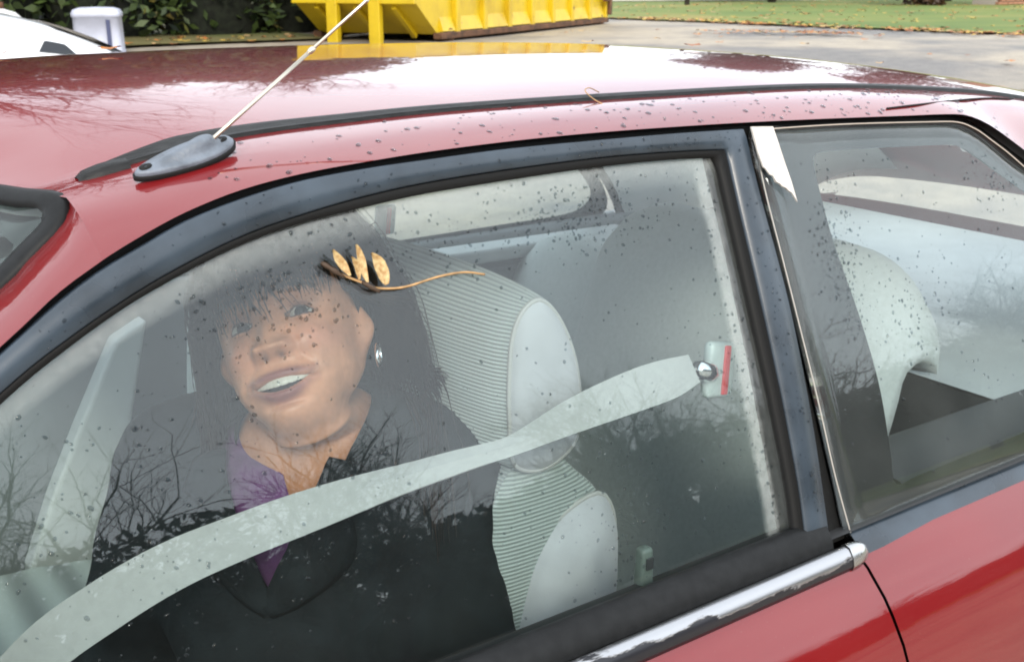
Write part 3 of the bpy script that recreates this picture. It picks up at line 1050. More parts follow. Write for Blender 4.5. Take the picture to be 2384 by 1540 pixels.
# ---- rest of the body: bonnet, boot, bumpers, floor, wheels
V = []
for i in range(20):
    t = i / 19
    x = -.62 - 1.13 * t
    for k in range(21):
        s = -1 + 2 * k / 20
        hw = .685 - .10 * t * t
        y = YC + s * hw
        z = .93 - .16 * t ** 1.7 - .035 * abs(s) ** 3
        V.append(Vector((x + .10 * (1 - s * s) * (t - .5) * -1, y, z)))
mesh_obj('bonnet', V, grid_faces(20, 21, True), M['red'], car)
V = []
for i in range(6):
    for k in range(21):
        s = -1 + 2 * k / 20
        V.append(Vector((-.42 - .22 * i / 5 - .1 * (1 - s * s), YC + s * (.70 - .02 * i / 5), .905 + .02 * (1 - abs(s)))))
mesh_obj('cowl', V, grid_faces(6, 21, True), M['rubber_grey'], car)
for nm, x0, x1 in (('front_bumper', -1.86, -1.70), ('rear_bumper', 2.50, 2.68)):
    V = []
    for j, z in enumerate((.22, .30, .45, .56, .60)):
        for k in range(25):
            s = -1 + 2 * k / 24
            xo = (x0 if x0 < 0 else x1)
            b = (.0, .04, .06, .05, .0)[j]
            sgn = -1 if x0 < 0 else 1
            V.append(Vector((xo + sgn * b - sgn * .22 * abs(s) ** 3.5, YC + s * .80, z)))
    o = mesh_obj(nm, V, grid_faces(5, 25), M['red'], car)
    so = o.modifiers.new('s', 'SOLIDIFY'); so.thickness = .02
V = []
for j, z in enumerate((.55, .75, .93)):
    for k in range(13):
        s = -1 + 2 * k / 12
        V.append(Vector((2.56 - .06 * j - .12 * abs(s) ** 4, YC + s * .74, z)))
mesh_obj('boot_panel', V, grid_faces(3, 13), M['red'], car)
V = []
for j, z in enumerate((.5, .65, .79)):
    for k in range(13):
        s = -1 + 2 * k / 12
        V.append(Vector((-1.80 + .03 * j + .12 * abs(s) ** 4, YC + s * .72, z)))
mesh_obj('nose_panel', V, grid_faces(3, 13), M['rubber'], car)
V, F = box_vf(-1.5, 2.45, .02, 1.38, .20, .24)
mesh_obj('floor_pan', V, F, M['carpet'], car, False)
def wheel(x, y):
    V = []
    prof = [(.19, -.085), (.25, -.095), (.285, -.09), (.30, -.07), (.303, 0), (.30, .07), (.285, .09), (.25, .095), (.19, .085)]
    n = 40
    for k in range(n):
        a = 2 * pi * k / n
        for r, o in prof: V.append(Vector((x + cos(a) * r, y + o, .305 + sin(a) * r)))
    w = mesh_obj('wheel', V, grid_faces(n, len(prof), False, True), M['tyre'], car)
    V = []
    sg = -1 if y < YC else 1
    for k in range(n):
        a = 2 * pi * k / n
        for r, o in ((.195, .08), (.19, .06), (.12, .05 + .01 * cos(5 * a)), (.05, .065), (.002, .07)):
            V.append(Vector((x + cos(a) * r, y + sg * o, .305 + sin(a) * r)))
    mesh_obj('rim', V, grid_faces(n, 5, sg < 0, True), M['chrome'], w)
for x in (-1.15, 2.0):
    for y in (.02, 1.38): wheel(x, y)

# ---- interior trim
def inner_pt(x, z):
    return Vector((x, 2 * YC - (ys(z) + .045 if z > .92 else .045 + (.92 - z) * -.06), z))
V = []
for x in [-.5 + 2.3 * i / 23 for i in range(24)]:
    for z in (.25, .4, .55, .7, .8, .88, .92, .935, .938):
        p = inner_pt(x, z)
        if z == .938: p.y += .055
        if .5 < z < .6: p.y -= .03
        V.append(p)
far_trim = mesh_obj('far_side_trim', V, grid_faces(24, 9, True), M['trim_grey'], car)
near = [Vector((v.x, 2 * YC - v.y, v.z - .016)) for v in V]
mesh_obj('near_side_trim', near, grid_faces(24, 9), M['trim_dark'], car)
# ledge under the far rear window, arm panel and pale door insert
def far_prism(name, pts, y0, y1, mat, par=None):
    n = len(pts)
    V = [Vector((x, y0, z)) for x, z in pts] + [Vector((x, y1, z)) for x, z in pts]
    F = [tuple(range(n)), tuple(reversed(range(n, 2 * n)))] + [(i, n + i, n + (i + 1) % n, (i + 1) % n) for i in range(n)]
    o = mesh_obj(name, V, F, mat, par or car, False)
    return bevel(o, .008, 3, 30)
far_prism('window_ledge', [(1.02, .905), (1.70, .895), (1.70, .925), (1.02, .935)], 1.255, 1.33, M['trim_light'], far_trim)
far_prism('quarter_trim', [(1.03, .80), (1.66, .775), (1.66, .875), (1.03, .89)], 1.28, 1.33, M['trim_grey'], far_trim)
far_prism('door_insert', [(.30, .36), (.47, .40), (.50, .55), (.515, .72), (.56, .90), (.50, .87), (.42, .72), (.36, .60), (.31, .48)], 1.262, 1.31, M['trim_light'], far_trim)
# far middle post trim
V = []
for z in (.93, 1.05, 1.15, 1.25, 1.33):
    for x, d in ((.84, 0), (.86, .02), (.93, .02), (.975, 0)):
        V.append(Vector((x, 2 * YC - ys(z) - .03 - d, z)))
mesh_obj('post_trim', V, grid_faces(5, 4, True), M['trim_grey'], far_trim)
# dashboard and wheel
V = []
for k in range(17):
    y = .06 + 1.28 * k / 16
    for x, z in ((-.62, .93), (-.40, .935), (-.25, .915), (-.18, .87), (-.17, .78), (-.2, .6), (-.3, .5)):
        V.append(Vector((x, y, z + .03 * exp(-((y - .37) / .2) ** 2) * (1 if x > -.45 else .2))))
mesh_obj('dashboard', V, grid_faces(17, 7, True), M['trim_dark'], car)
sc_ = Vector((-.02, .37, .84)); sn = Vector((.82, 0, .57)).normalized(); su = Vector((0, 1, 0)); sv = sn.cross(su)
ringp = [sc_ + su * cos(2*pi*k/40) * .185 + sv * sin(2*pi*k/40) * .185 for k in range(41)]
stw = tube_obj('steering_wheel', ringp, .014, M['trim_dark'], car, 10)
for a in (0, pi, -pi / 2):
    tube_obj('spoke', [sc_, sc_ + (su * cos(a) + sv * sin(a)) * .18], [.03, .012], M['trim_dark'], stw, 8)
tube_obj('column', [sc_ - sn * .02, sc_ - sn * .25], [.06, .05], M['trim_dark'], stw, 12)
# lock knob on the near door sill
V, F = box_vf(.650, .668, .040, .056, .895, .957)
for v in V[4:]: v.x = .659 + (v.x - .659) * .8; v.y = .048 + (v.y - .048) * .8
kb = bevel(mesh_obj('lock_knob', V, F, pmat('green_grey_knob', (.14, .17, .15), .3), door, True), .004, 3)
V, F = box_vf(.6545, .664, .0385, .0405, .936, .949)
bevel(mesh_obj('knob_recess', V, F, M['trim_dark'], kb, False), .001, 2)

# ---- seats
def seat_loft(name, prof, ysec, bulge, par, rib=None, mat=None, n=500, rib_range=None, amp=.0009, pitch=.0042, lean=0):
    """closed XZ profile carried across the seat; ribs pressed into the front"""
    P = resample(smooth_poly([Vector((x, 0, z)) for x, z in prof], 10, True), n, True)
    L = sum((P[i] - P[i - 1]).length for i in range(n)) / n
    V, RB = [], []
    for y in ysec:
        t = (y - ysec[0]) / (ysec[-1] - ysec[0])
        b = bulge * sin(pi * t) ** .6
        for i, p in enumerate(P):
            tx = P[(i + 1) % n] - P[i - 1]
            nr = Vector((-tx.z, 0, tx.x)).normalized()
            f = 1 if nr.x < .1 or nr.z > .25 else .25
            q = p + Vector((nr.x, 0, nr.z * .15)) * b * f
            sv_ = .5
            if rib and f == 1:
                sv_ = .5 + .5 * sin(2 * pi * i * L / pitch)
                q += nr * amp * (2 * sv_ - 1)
            RB.append(sv_)
            V.append(Vector((q.x, y, q.z)))
    F = grid_faces(len(ysec), n, True, False, True)
    o = mesh_obj(name, V, F, mat, par)
    at = o.data.attributes.new('rib', 'FLOAT', 'POINT')
    at.data.foreach_set('value', RB)
    return o

def side_cap(name, prof, y, out, mat, par, sgn=-1):
    n = 90
    P = resample(smooth_poly([Vector((x, 0, z)) for x, z in prof], 10, True), n, True)
    c = sum(P, Vector()) / n
    V = []
    for r, h in ((1, 0), (.95, .35), (.85, .68), (.65, .9), (.35, 1), (.02, 1)):
        for p in P:
            q = c.lerp(p, r)
            V.append(Vector((q.x, y + sgn * out * h, q.z)))
    o = mesh_obj(name, V, grid_faces(6, n, sgn < 0, False, True), mat, par)
    if mat is M['rib_side']: return o
    tp_ = [Vector((p.x, y, p.z)) for p in P] + [Vector((P[0].x, y, P[0].z))]
    tube_obj('piping', tp_, .0028, M['piping'], par, 6)
    return o

def bucket_seat(name, dx, dy, lab=None):
    # upper part: integrated head restraint; clockwise profile seen from the near side
    up = [(.612,1.000),(.606,1.05),(.606,1.10),(.610,1.138),(.622,1.163),(.642,1.172),(.662,1.156),(.680,1.125),(.692,1.088),(.696,1.050),(.690,1.005),(.65,.985)]
    lo = [(.560,.50),(.585,.62),(.605,.74),(.622,.82),(.640,.875),(.668,.912),(.705,.930),(.735,.931),(.752,.905),(.756,.870),(.752,.805),(.735,.70),(.71,.58),(.69,.48),(.62,.46)]
    up = [(x + dx, z) for x, z in up]; lo = [(x + dx, z) for x, z in lo]
    # broad shoulder of the backrest, front face only in the middle
    mid_ = [(.545,.50),(.560,.62),(.570,.74),(.578,.84),(.588,.92),(.606,.972),(.640,.998),(.676,.990),(.706,.962),(.735,.931),(.752,.89),(.752,.805),(.735,.70),(.71,.58),(.69,.48),(.62,.46)]
    mid_ = [(x + dx, z) for x, z in mid_]
    Y = lambda a, b, n: [dy + a + (b - a) * i / (n - 1) for i in range(n)]
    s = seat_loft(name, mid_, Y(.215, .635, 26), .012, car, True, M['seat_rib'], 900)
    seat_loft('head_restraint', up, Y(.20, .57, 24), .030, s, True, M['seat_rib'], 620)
    side_cap('back_side', mid_, dy + .2155, .016, M['rib_side'], s)
    side_cap('back_side', mid_, dy + .6345, .016, M['rib_side'], s, 1)
    side_cap('bolster', up, dy + .20, .014, M['bolster'], s)
    side_cap('bolster', lo, dy + .205, .034, M['bolster'], s)
    side_cap('bolster', lo, dy + .645, .034, M['bolster'], s, 1)
    side_cap('bolster', up, dy + .57, .014, M['bolster'], s, 1)
    cu = [(.10,.40),(.13,.475),(.22,.505),(.40,.485),(.58,.455),(.66,.45),(.66,.36),(.40,.34),(.14,.34)]
    cu = [(x + dx, z) for x, z in cu]
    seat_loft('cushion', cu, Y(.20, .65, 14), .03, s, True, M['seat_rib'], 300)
    side_cap('cushion_side', cu, dy + .20, .02, M['bolster'], s)
    return s
bucket_seat('driver_seat', 0, 0)
bucket_seat('passenger_seat', .03, .575)

# rear bench: two backs with rounded shoulders, and a cushion
def rear_back(y0, y1, xt, zt, mat):
    nu, nv = 48, 22
    V = []
    for i in range(nu):
        u = .5 - .5 * cos(pi * i / (nu - 1))
        y = y0 + (y1 - y0) * u
        r = .10
        e = min(y - y0, y1 - y)
        drop = r - sqrt(max(0, r * r - max(0, r - e) ** 2))
        pil = sin(pi * u) ** .35
        for j in range(nv):
            v = j / (nv - 1)
            ztop = zt - drop * .9
            if v < .7:
                t = v / .7
                z = .42 + (ztop - .03 - .42) * t
                x = xt - .16 + .16 * t - .035 * pil * sin(pi * min(1, t * .9 + .1)) ** .5
            else:
                a = (v - .7) / .3 * pi
                z = ztop - .03 + .03 * sin(a)
                x = xt + .03 - .03 * cos(a)
                if a > pi / 2: z -= .0
            V.append(Vector((x, y, z)))
    o = mesh_obj('rear_seat', V, grid_faces(nu, nv), mat, car)
    so = o.modifiers.new('s', 'SOLIDIFY'); so.thickness = .06; so.offset = -1
    # stitched seam
    sm = []
    for i in range(20):
        u = i / 19
        y = y0 + .02 + (y1 - y0 - .04) * u
        sm.append(Vector((xt - .055 - .035 * sin(pi * (y - y0) / (y1 - y0)) ** .35, y, zt - .22 + .02 * u)))
    tube_obj('seam', sm, .003, M['piping'], o, 5)
    edge = [V[0 * nv + j] for j in range(nv)]
    return o
rear_back(.30, .865, 1.33, 1.04, M['seat'])
rear_back(.885, 1.27, 1.42, .90, M['seat'])
V = []
for k in range(16):
    y = .14 + 1.12 * k / 15
    for x, z in ((.95, .36), (.95, .43), (1.0, .47), (1.12, .47), (1.25, .45), (1.36, .43)):
        V.append(Vector((x, y, z)))
mesh_obj('rear_cushion', V, grid_faces(16, 6, True), M['seat'], car)
V = []
for k in range(12):
    y = .10 + 1.20 * k / 11
    for x, z in ((1.40, .915), (1.55, .925), (1.9, .93), (2.3, .93)):
        V.append(Vector((x, y, z)))
mesh_obj('parcel_shelf', V, grid_faces(12, 4, True), M['trim_light'], car)
V, F = box_vf(1.40, 1.44, .06, 1.34, .3, .91)
mesh_obj('rear_bulkhead', V, F, M['trim_dark'], car, False)
# near quarter trim seen through the rear side glass
V = []
for x in (1.05, 1.2, 1.35, 1.5, 1.65):
    for y, z in ((.035, .92), (.075, .93), (.13, .925), (.17, .90), (.18, .80), (.18, .5)):
        V.append(Vector((x, y, z)))
mesh_obj('near_quarter_trim', V, grid_faces(5, 6, True), M['trim_dark'], car)
# inner face of the near middle post
V = []
for z in (.90, 1.0, 1.1, 1.2, 1.3):
    for x, d in ((.845, .02), (.85, .05), (.90, .06), (.965, .05), (.972, .02)):
        V.append(Vector((x, ys(z) + d, z)))
mesh_obj('near_post_trim', V, grid_faces(5, 5), M['trim_dark'], car)

# ---- belt releases on both posts, red button in a pale housing
def belt_release(c, ax_, up_, par_name='belt_release'):
    nr = ax_.cross(up_).normalized()
    V, F = box_vf(-.021, .021, -.007, .007, -.030, .030)
    V = [c + ax_ * v.x + nr * v.y + up_ * v.z for v in V]
    o = bevel(mesh_obj(par_name, V, F, M['buckle_clear'], car), .006, 3)
    V, F = box_vf(-.0045, .0045, -.0015, .0015, -.026, .026)
    V = [c + nr * .0075 + ax_ * (v.x + .004) + nr * v.y + up_ * v.z for v in V]
    bevel(mesh_obj('release_button', V, F, M['red_button'], o), .001, 2)
    V2 = [c - nr * .0075 + ax_ * (v.x) + nr * v.y + up_ * v.z for v in box_vf(-.010, .010, -.0015, .0015, -.012, .012)[0]]
    mesh_obj('release_button', V2, F, M['red_button'], o)
    return o
belt_release(Vector((.818, .118, 1.086)), Vector((.97, .05, -.2)).normalized(), Vector((.2, .15, .96)).normalized())
belt_release(Vector((.995, 1.17, 1.045)), Vector((1, 0, 0)), Vector((0, -.2, .98)).normalized())
tube_obj('belt_tongue', [Vector((.775, .105, 1.10)), Vector((.795, .112, 1.09)), Vector((.805, .115, 1.085))], [.008, .012, .010], M['chrome_silver'], car, 8)

# ================================================================== the woman at the wheel
def skin_mat():
    m, n, l = new_mat('skin')
    b = n['Principled BSDF']
    b.inputs['Roughness'].default_value = .42
    b.inputs['Subsurface Weight'].default_value = .12
    b.inputs['Subsurface Radius'].default_value = (.006, .0025, .0012)
    b.inputs['Subsurface Scale'].default_value = 1
    at = n.new('ShaderNodeAttribute'); at.attribute_name = 'tone'
    tcn = n.new('ShaderNodeTexCoord')
    t = n.new('ShaderNodeTexNoise'); t.inputs['Scale'].default_value = 45; t.inputs['Detail'].default_value = 5
    l.new(tcn.outputs['Object'], t.inputs['Vector'])
    mr = n.new('ShaderNodeMapRange'); mr.inputs['From Min'].default_value = .3; mr.inputs['From Max'].default_value = .7
    t.inputs['Roughness'].default_value = .7
    mr.inputs['To Min'].default_value = .76; mr.inputs['To Max'].default_value = 1.16
    l.new(t.outputs['Fac'], mr.inputs['Value'])
    mu = n.new('ShaderNodeVectorMath'); mu.operation = 'SCALE'
    l.new(at.outputs['Color'], mu.inputs[0]); l.new(mr.outputs['Result'], mu.inputs['Scale'])
    l.new(mu.outputs['Vector'], b.inputs['Base Color'])
    t2 = n.new('ShaderNodeTexNoise'); t2.inputs['Scale'].default_value = 600
    l.new(tcn.outputs['Object'], t2.inputs['Vector'])
    bp = n.new('ShaderNodeBump'); bp.inputs['Strength'].default_value = .12; bp.inputs['Distance'].default_value = .001
    l.new(t2.outputs['Fac'], bp.inputs['Height']); l.new(bp.outputs['Normal'], b.inputs['Normal'])
    return m
M['skin'] = skin_mat()
M['hair'] = pmat('dark_brown_hair', (.030, .018, .012), .55, var=.6, var_scale=60, stretch=(1, 1, .15), spec=.3)
M['jacket'] = pmat('black_jacket_cloth', (.012, .016, .018), .8, var=.25, var_scale=25, spec=.15)
M['shirt'] = pmat('purple_shirt_cloth', (.13, .045, .145), .8, var=.2, var_scale=60, bump=.3, bump_scale=90, sheen=.2)
M['trousers'] = pmat('dark_trouser_cloth', (.02, .022, .03), .85, var=.2, var_scale=40)
M['teeth'] = pmat('teeth', (.66, .62, .54), .25, coat=.3)
M['eye_white'] = pmat('eye_white', (.46, .43, .40), .3, spec=.2)
M['iris'] = pmat('dark_iris', (.012, .007, .005), .3, spec=.15)

person = tag(empty('person', (.45, .36, .46)), 'smiling woman with long dark hair, black jacket and purple top in the driver seat', 'person')

# head frame: local x = her left, y = forward, z = up
d_h = Vector((.3786, .9184 , -.2836)).normalized()
HEAD_EYES = Vector((.3945, .305, 1.171))
d_h = (HEAD_EYES - CAM_POS).normalized()
tv = -d_h
rv = d_h.cross(Vector((0, 0, 1))).normalized()
uv = rv.cross(d_h).normalized()
Fv, Uv, Lv = tv.copy(), uv.copy(), rv.copy()
def rot(ax_, deg, *vs):
    q = Matrix.Rotation(radians(deg), 3, ax_)
    return [q @ v for v in vs]
Fv, Lv = rot(Uv, -15, Fv, Lv)          # turned to the front of the car
Fv, Uv = rot(Lv, 21, Fv, Uv)           # chin raised (sign checked below)
if Fv.dot(uv) < 0:
    Fv, Uv = rot(Lv, -42, Fv, Uv)
Fv, Uv, Lv = rot(tv, 14, Fv, Uv, Lv)   # tilted towards the windscreen
if Lv.dot(uv) < 0:
    Fv, Uv, Lv = rot(tv, -28, Fv, Uv, Lv)
R_h = Matrix((Lv, Fv, Uv)).transposed()
HS = .94
H_C = HEAD_EYES - R_h @ Vector((0, .083, 0))
def hw(p): return H_C + R_h @ (Vector(p) * HS)
def hwf(p):
    p = Vector(p)
    return hw((p.x * 1.0, p.y, p.z * .955 if p.z < 0 else p.z))
def hl(p): return (R_h.transposed() @ (Vector(p) - H_C)) / HS
fb = Vector((-.62, -.78, 0)).normalized()
lb = Vector((.78, -.62, 0)).normalized()
B0 = Vector((.455, .365, 0))
def bw(lx, fy, z): return B0 + lb * lx + fb * fy + Vector((0, 0, z))
NECK = bw(.010, -.003, 1.040)
neck_l = hl(NECK)

# profile of the head: z, half width, front, back
HP = [(.137,.001,.001,.001),(.134,.020,.018,.026),(.126,.038,.034,.048),(.111,.055,.056,.070),(.086,.067,.076,.087),(.056,.0735,.087,.097),(.028,.0745,.0905,.098),(0,.0735,.087,.094),(-.028,.0715,.0865,.085),(-.048,.0690,.0865,.073),(-.068,.0665,.0865,.062),(-.085,.0600,.0850,.056),(-.100,.0525,.0820,.053),(-.112,.0445,.0755,.050),(-.121,.0410,.0640,.052),(-.128,.0400,.0480,.053),(-.137,.0420,.0360,.054)]
def hp(z, k):
    tbl = [(a[0], a[k]) for a in reversed(HP)]
    return sinterp(tbl, z)
EYE = 0.0315
EYE_C = [Vector((s * EYE, .0655, .001)) for s in (-1, 1)]
ER = .0130
def g2(x, z, x0, z0, sx, sz): return exp(-((x - x0) / sx) ** 2 - ((z - z0) / sz) ** 2)
def mouth_mid(x): return -.0775 + 5.5 * x * x
def mouth_half(x):
    t = abs(x) / .0305
    return .0066 * (1 - t * t) if t < 1 else 0
def slit_mid(x): return -.0022 + .0012 * (1 - (x / .014) ** 2)
def face_point(x, y, z):
    """push the plain head form into a face; returns point and tone"""
    skin = Vector((.66, .300, .165))
    fr = max(0, min(1, (y - .02) / .04))
    ax_ = abs(x)
    dy = 0
    dy += -.0105 * g2(ax_, z, .031, .003, .017, .012)
    dy += .0035 * g2(ax_, z, .030, .023, .022, .008)
    dy += -.003 * g2(ax_, z, 0, .012, .010, .010)
    # nose: ridge, tip, wings
    if z < .012:
        rz = min(1, max(0, (.012 - z) / .050))
        if z > -.040: h = .005 + .0170 * rz ** 1.3
        else: h = .0220 * exp(-((z + .040) / .0070) ** 2)
        wd = .0080 + .0068 * rz
        dy += h * exp(-(x / wd) ** 2)
    dy += .0115 * g2(ax_, z, .0158, -.0385, .0080, .0072)
    dy += -.003 * g2(ax_, z, .0240, -.037, .004, .008)
    # smiling cheeks and folds
    dy += .0105 * g2(ax_, z, .043, -.032, .020, .017)
    for k in range(7):
        t = k / 6
        dy += -.0021 * g2(ax_, z, .023 + .022 * t, -.045 - .032 * t, .0042, .0068)
    dy += .004 * g2(ax_, z, .047, -.074, .014, .016)
    # chin
    dy += .0075 * g2(x, z, 0, -.109, .020, .012)
    dy += -.0045 * g2(x, z, 0, -.0965, .022, .0045)
    # lips and opening
    mm, mh = mouth_mid(x), mouth_half(x)
    tone = skin.copy()
    lipu = g2(x, z, 0, mm + mh + .0045, .029, .0046) * (1 if ax_ < .039 else 0)
    lipl = g2(x, z, 0, mm - mh - .0058, .027, .0060) * (1 if ax_ < .039 else 0)
    dy += .0048 * lipu + .0062 * lipl
    dy += .004 * g2(x, z, 0, mm, .028, .016)
    lip = min(1, 1.5 * max(lipu, lipl))
    tone = tone.lerp(Vector((.25, .075, .07)), .9 * lip ** .8)
    if mh > 0 and abs(z - mm) < mh:
        e = 1 - (abs(z - mm) / mh) ** 2
        dy -= .017 * min(1, e * 2.2)
        tone = tone.lerp(Vector((.035, .010, .009)), min(1, e * 2.5))
    # corners
    dy += -.004 * g2(ax_, z, .0325, mouth_mid(.0325), .004, .004)
    tone = tone.lerp(Vector((.2, .09, .06)), .5 * g2(ax_, z, .032, mouth_mid(.032), .004, .003))
    # colour: warm cheeks, darker eye area, brows
    tone = tone.lerp(Vector((.72, .28, .19)), .5 * g2(ax_, z, .043, -.032, .022, .018))
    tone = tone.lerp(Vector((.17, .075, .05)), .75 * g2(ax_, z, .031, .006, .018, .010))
    bz = .0245 + .003 * (1 - ((ax_ - .034) / .02) ** 2)
    brow = exp(-((z - bz) / .0028) ** 2) * (1 if .013 < ax_ < .054 else 0)
    tone = tone.lerp(Vector((.03, .018, .013)), .8 * brow)
    # nostrils
    nsx = g2(ax_, z, .0084, -.0470, .0042, .0025)
    dy -= .003 * nsx
    tone = tone.lerp(Vector((.06, .022, .016)), min(1, .75 * nsx))
    p = Vector((x, y + dy * fr, z))
    # eyelids wrap the eyeballs
    if fr > .4:
        for c in EYE_C:
            q = p - c
            ex = p.x - c.x
            rad = sqrt(ex * ex + (p.z - c.z) ** 2)
            if rad < ER * 1.25:
                sm_, sh = slit_mid(ex), .0038 * max(0, 1 - (ex / .0138) ** 2)
                dz = abs(p.z - c.z - sm_)
                rr_ = ER + .0011
                if rad < rr_ * .999:
                    ysph = c.y + sqrt(rr_ * rr_ - rad * rad)
                    w = min(1, (rr_ - rad) / (rr_ * .35))
                    if dz > sh:
                        p.y = p.y + (max(ysph, p.y) - p.y) * w
                        if dz < sh + .0022: tone = tone.lerp(Vector((.02, .012, .01)), .85)
                    else:
                        p.y = c.y + .004
    return p, tone

def head_mesh():
    NA = 260
    angs = []
    for i in range(NA):
        t = -1 + 2 * i / NA
        s = 1 if t >= 0 else -1
        angs.append(s * pi * (.45 * abs(t) + .55 * abs(t) ** 2.6))
    zs = []
    z = .137
    for k in range(14): zs.append(.137 - .052 * (k / 14) ** 2)
    zz = .085
    while zz > -.137:
        zs.append(zz); zz -= .00115 if zz < .04 else .003
    V, T = [], []
    for z in zs:
        w, f, b = hp(z, 1), hp(z, 2), hp(z, 3)
        for a in angs:
            ca, sa = cos(a), sin(a)
            ex = 2 / 2.25
            x = w * (abs(sa) ** ex) * (1 if sa >= 0 else -1)
            y = (f if ca >= 0 else b) * (abs(ca) ** ex) * (1 if ca >= 0 else -1)
            p, tone = face_point(x, y, z)
            if z < -.03: p.z = -.03 + (z + .03) * (.30 + .70 * (.5 + .5 * ca) ** .8)
            # ears
            ear = exp(-((p.y + .004) / .013) ** 2 - ((p.z + .012) / .026) ** 2) * (1 if abs(x) > .055 else 0)
            p.x += .016 * ear * (1 if x > 0 else -1)
            V.append(hwf(p)); T.append(tone)
    n0 = len(zs)
    # neck runs down to the collar, then spreads over the chest
    zb = zs[-1]
    skin = Vector((.58, .265, .145))
    for k in range(1, 30):
        t = k / 29
        for a in angs:
            ca, sa = cos(a), sin(a)
            w0, f0, b0 = hp(zb, 1), hp(zb, 2), hp(zb, 3)
            p0 = Vector((w0 * sa, (f0 if ca >= 0 else b0) * ca, -.03 + (zb + .03) * (.30 + .70 * (.5 + .5 * ca) ** .8)))
            sp = 1 + .25 * t * t
            # circle at the collar in body axes
            pe = NECK + lb * sa * .054 * sp + fb * ca * .052 * sp + Vector((0, 0, -.012 * ca))
            q = hwf(p0).lerp(pe, .35 * t + .65 * t * t * (3 - 2 * t))
            V.append(q); T.append(skin)
    for k in range(1, 16):
        t = k / 15
        for a in angs:
            ca, sa = cos(a), sin(a)
            rx = .064 + .050 * t ** .7
            ry = .060 + .020 * t ** .7
            V.append(NECK + lb * sa * rx + fb * ca * ry + Vector((0, 0, -.012 * ca - .11 * t ** 1.4)))
            T.append(skin)
    rows = n0 + 29 + 15
    # soften the corners of the jaw (sides only, the chin keeps its form)
    for it in range(7):
        new = {}
        for r_ in range(n0 - 62, n0 - 2):
            for a_ in range(NA):
                wq = max(0, min(1, (.80 - cos(angs[a_])) / .25)) * .6
                if wq <= 0: continue
                i_ = r_ * NA + a_
                new[i_] = V[i_] * (1 - wq) + (V[i_ - NA] + V[i_ + NA] + V[r_ * NA + (a_ - 1) % NA] + V[r_ * NA + (a_ + 1) % NA]) * .25 * wq
        for i_, v_ in new.items(): V[i_] = v_
    # ease the join of jaw, nape and neck
    for it in range(14):
        new = {}
        for r_ in range(n0 - 10, n0 + 34):
            for a_ in range(NA):
                i_ = r_ * NA + a_
                new[i_] = V[i_] * .4 + (V[i_ - NA] + V[i_ + NA] + V[r_ * NA + (a_ - 1) % NA] + V[r_ * NA + (a_ + 1) % NA]) * .15
        for i_, v_ in new.items(): V[i_] = v_
    F = grid_faces(rows, NA, False, False, True)
    F.append(tuple(range(NA)))
    # close at the chest
    F.append(tuple(reversed(range((rows - 1) * NA, rows * NA))))
    o = mesh_obj('body', V, F, M['skin'], person)
    at = o.data.color_attributes.new('tone', 'FLOAT_COLOR', 'POINT')
    buf = []
    for t in T: buf += [t.x, t.y, t.z, 1]
    at.data.foreach_set('color', buf)
    bm = bmesh.new(); bm.from_mesh(o.data)
    bmesh.ops.recalc_face_normals(bm, faces=bm.faces)
    bm.to_mesh(o.data); bm.free()
    return o
body = head_mesh()

def sphere_vf(c, r, nu=20, nv=12, sc=(1, 1, 1), fr=None):
    V = []
    for i in range(nv + 1):
        t = pi * i / nv
        for k in range(nu):
            a = 2 * pi * k / nu
            v = Vector((sin(t) * cos(a) * sc[0], sin(t) * sin(a) * sc[1], cos(t) * sc[2])) * r
            V.append(Vector(c) + v)
    return V, grid_faces(nv + 1, nu, True, False, True)
for c in EYE_C:
    V, F = sphere_vf(c, ER)
    ey = mesh_obj('eye', [hwf(v) for v in V], F, M['eye_white'], person)
    gz = (R_h.transposed() @ (CAM_POS - HEAD_EYES)).normalized()
    gz = (gz + Vector((0, .25, .06))).normalized()
    V = []
    s1 = gz.orthogonal().normalized(); s2 = gz.cross(s1)
    for r, h in ((.0070, .0110), (.0060, .01165), (.003, .0128), (.0003, .0131)):
        for k in range(18): V.append(hwf(c + gz * h + s1 * cos(2*pi*k/18) * r + s2 * sin(2*pi*k/18) * r))
    mesh_obj('iris', V, grid_faces(4, 18, False, False, True), M['iris'], ey)
# teeth: the upper row, an even arc with shallow joints
V = []
nt = 81
for i in range(nt):
    xc = -.0288 + .0576 * i / (nt - 1)
    joint = abs(((xc / .0082) + .5) % 1 - .5)
    gr_ = .0006 * exp(-((.5 - abs(((xc / .0082) % 1) - .5)) / .09) ** 2)
    yb = .0908 - 20 * xc * xc - gr_
    top_ = mouth_mid(xc) + mouth_half(xc) * .98 + .0012
    ht = mouth_half(xc) * 1.28 + .0008 - .0006 * (1 - min(1, joint / .12)) * 0 - .0007 * exp(-((.5 - abs(((xc / .0082) % 1) - .5)) / .12) ** 2)
    for (v, dv) in ((0, -.0008), (.3, 0), (.6, .0003), (.9, 0), (1, -.0012)):
        V.append(hwf((xc, yb + dv, top_ - max(.0004, ht) * v)))
mesh_obj('teeth', V, grid_faces(nt, 5), M['teeth'], person)
# lower row hint and tongue stay in shadow

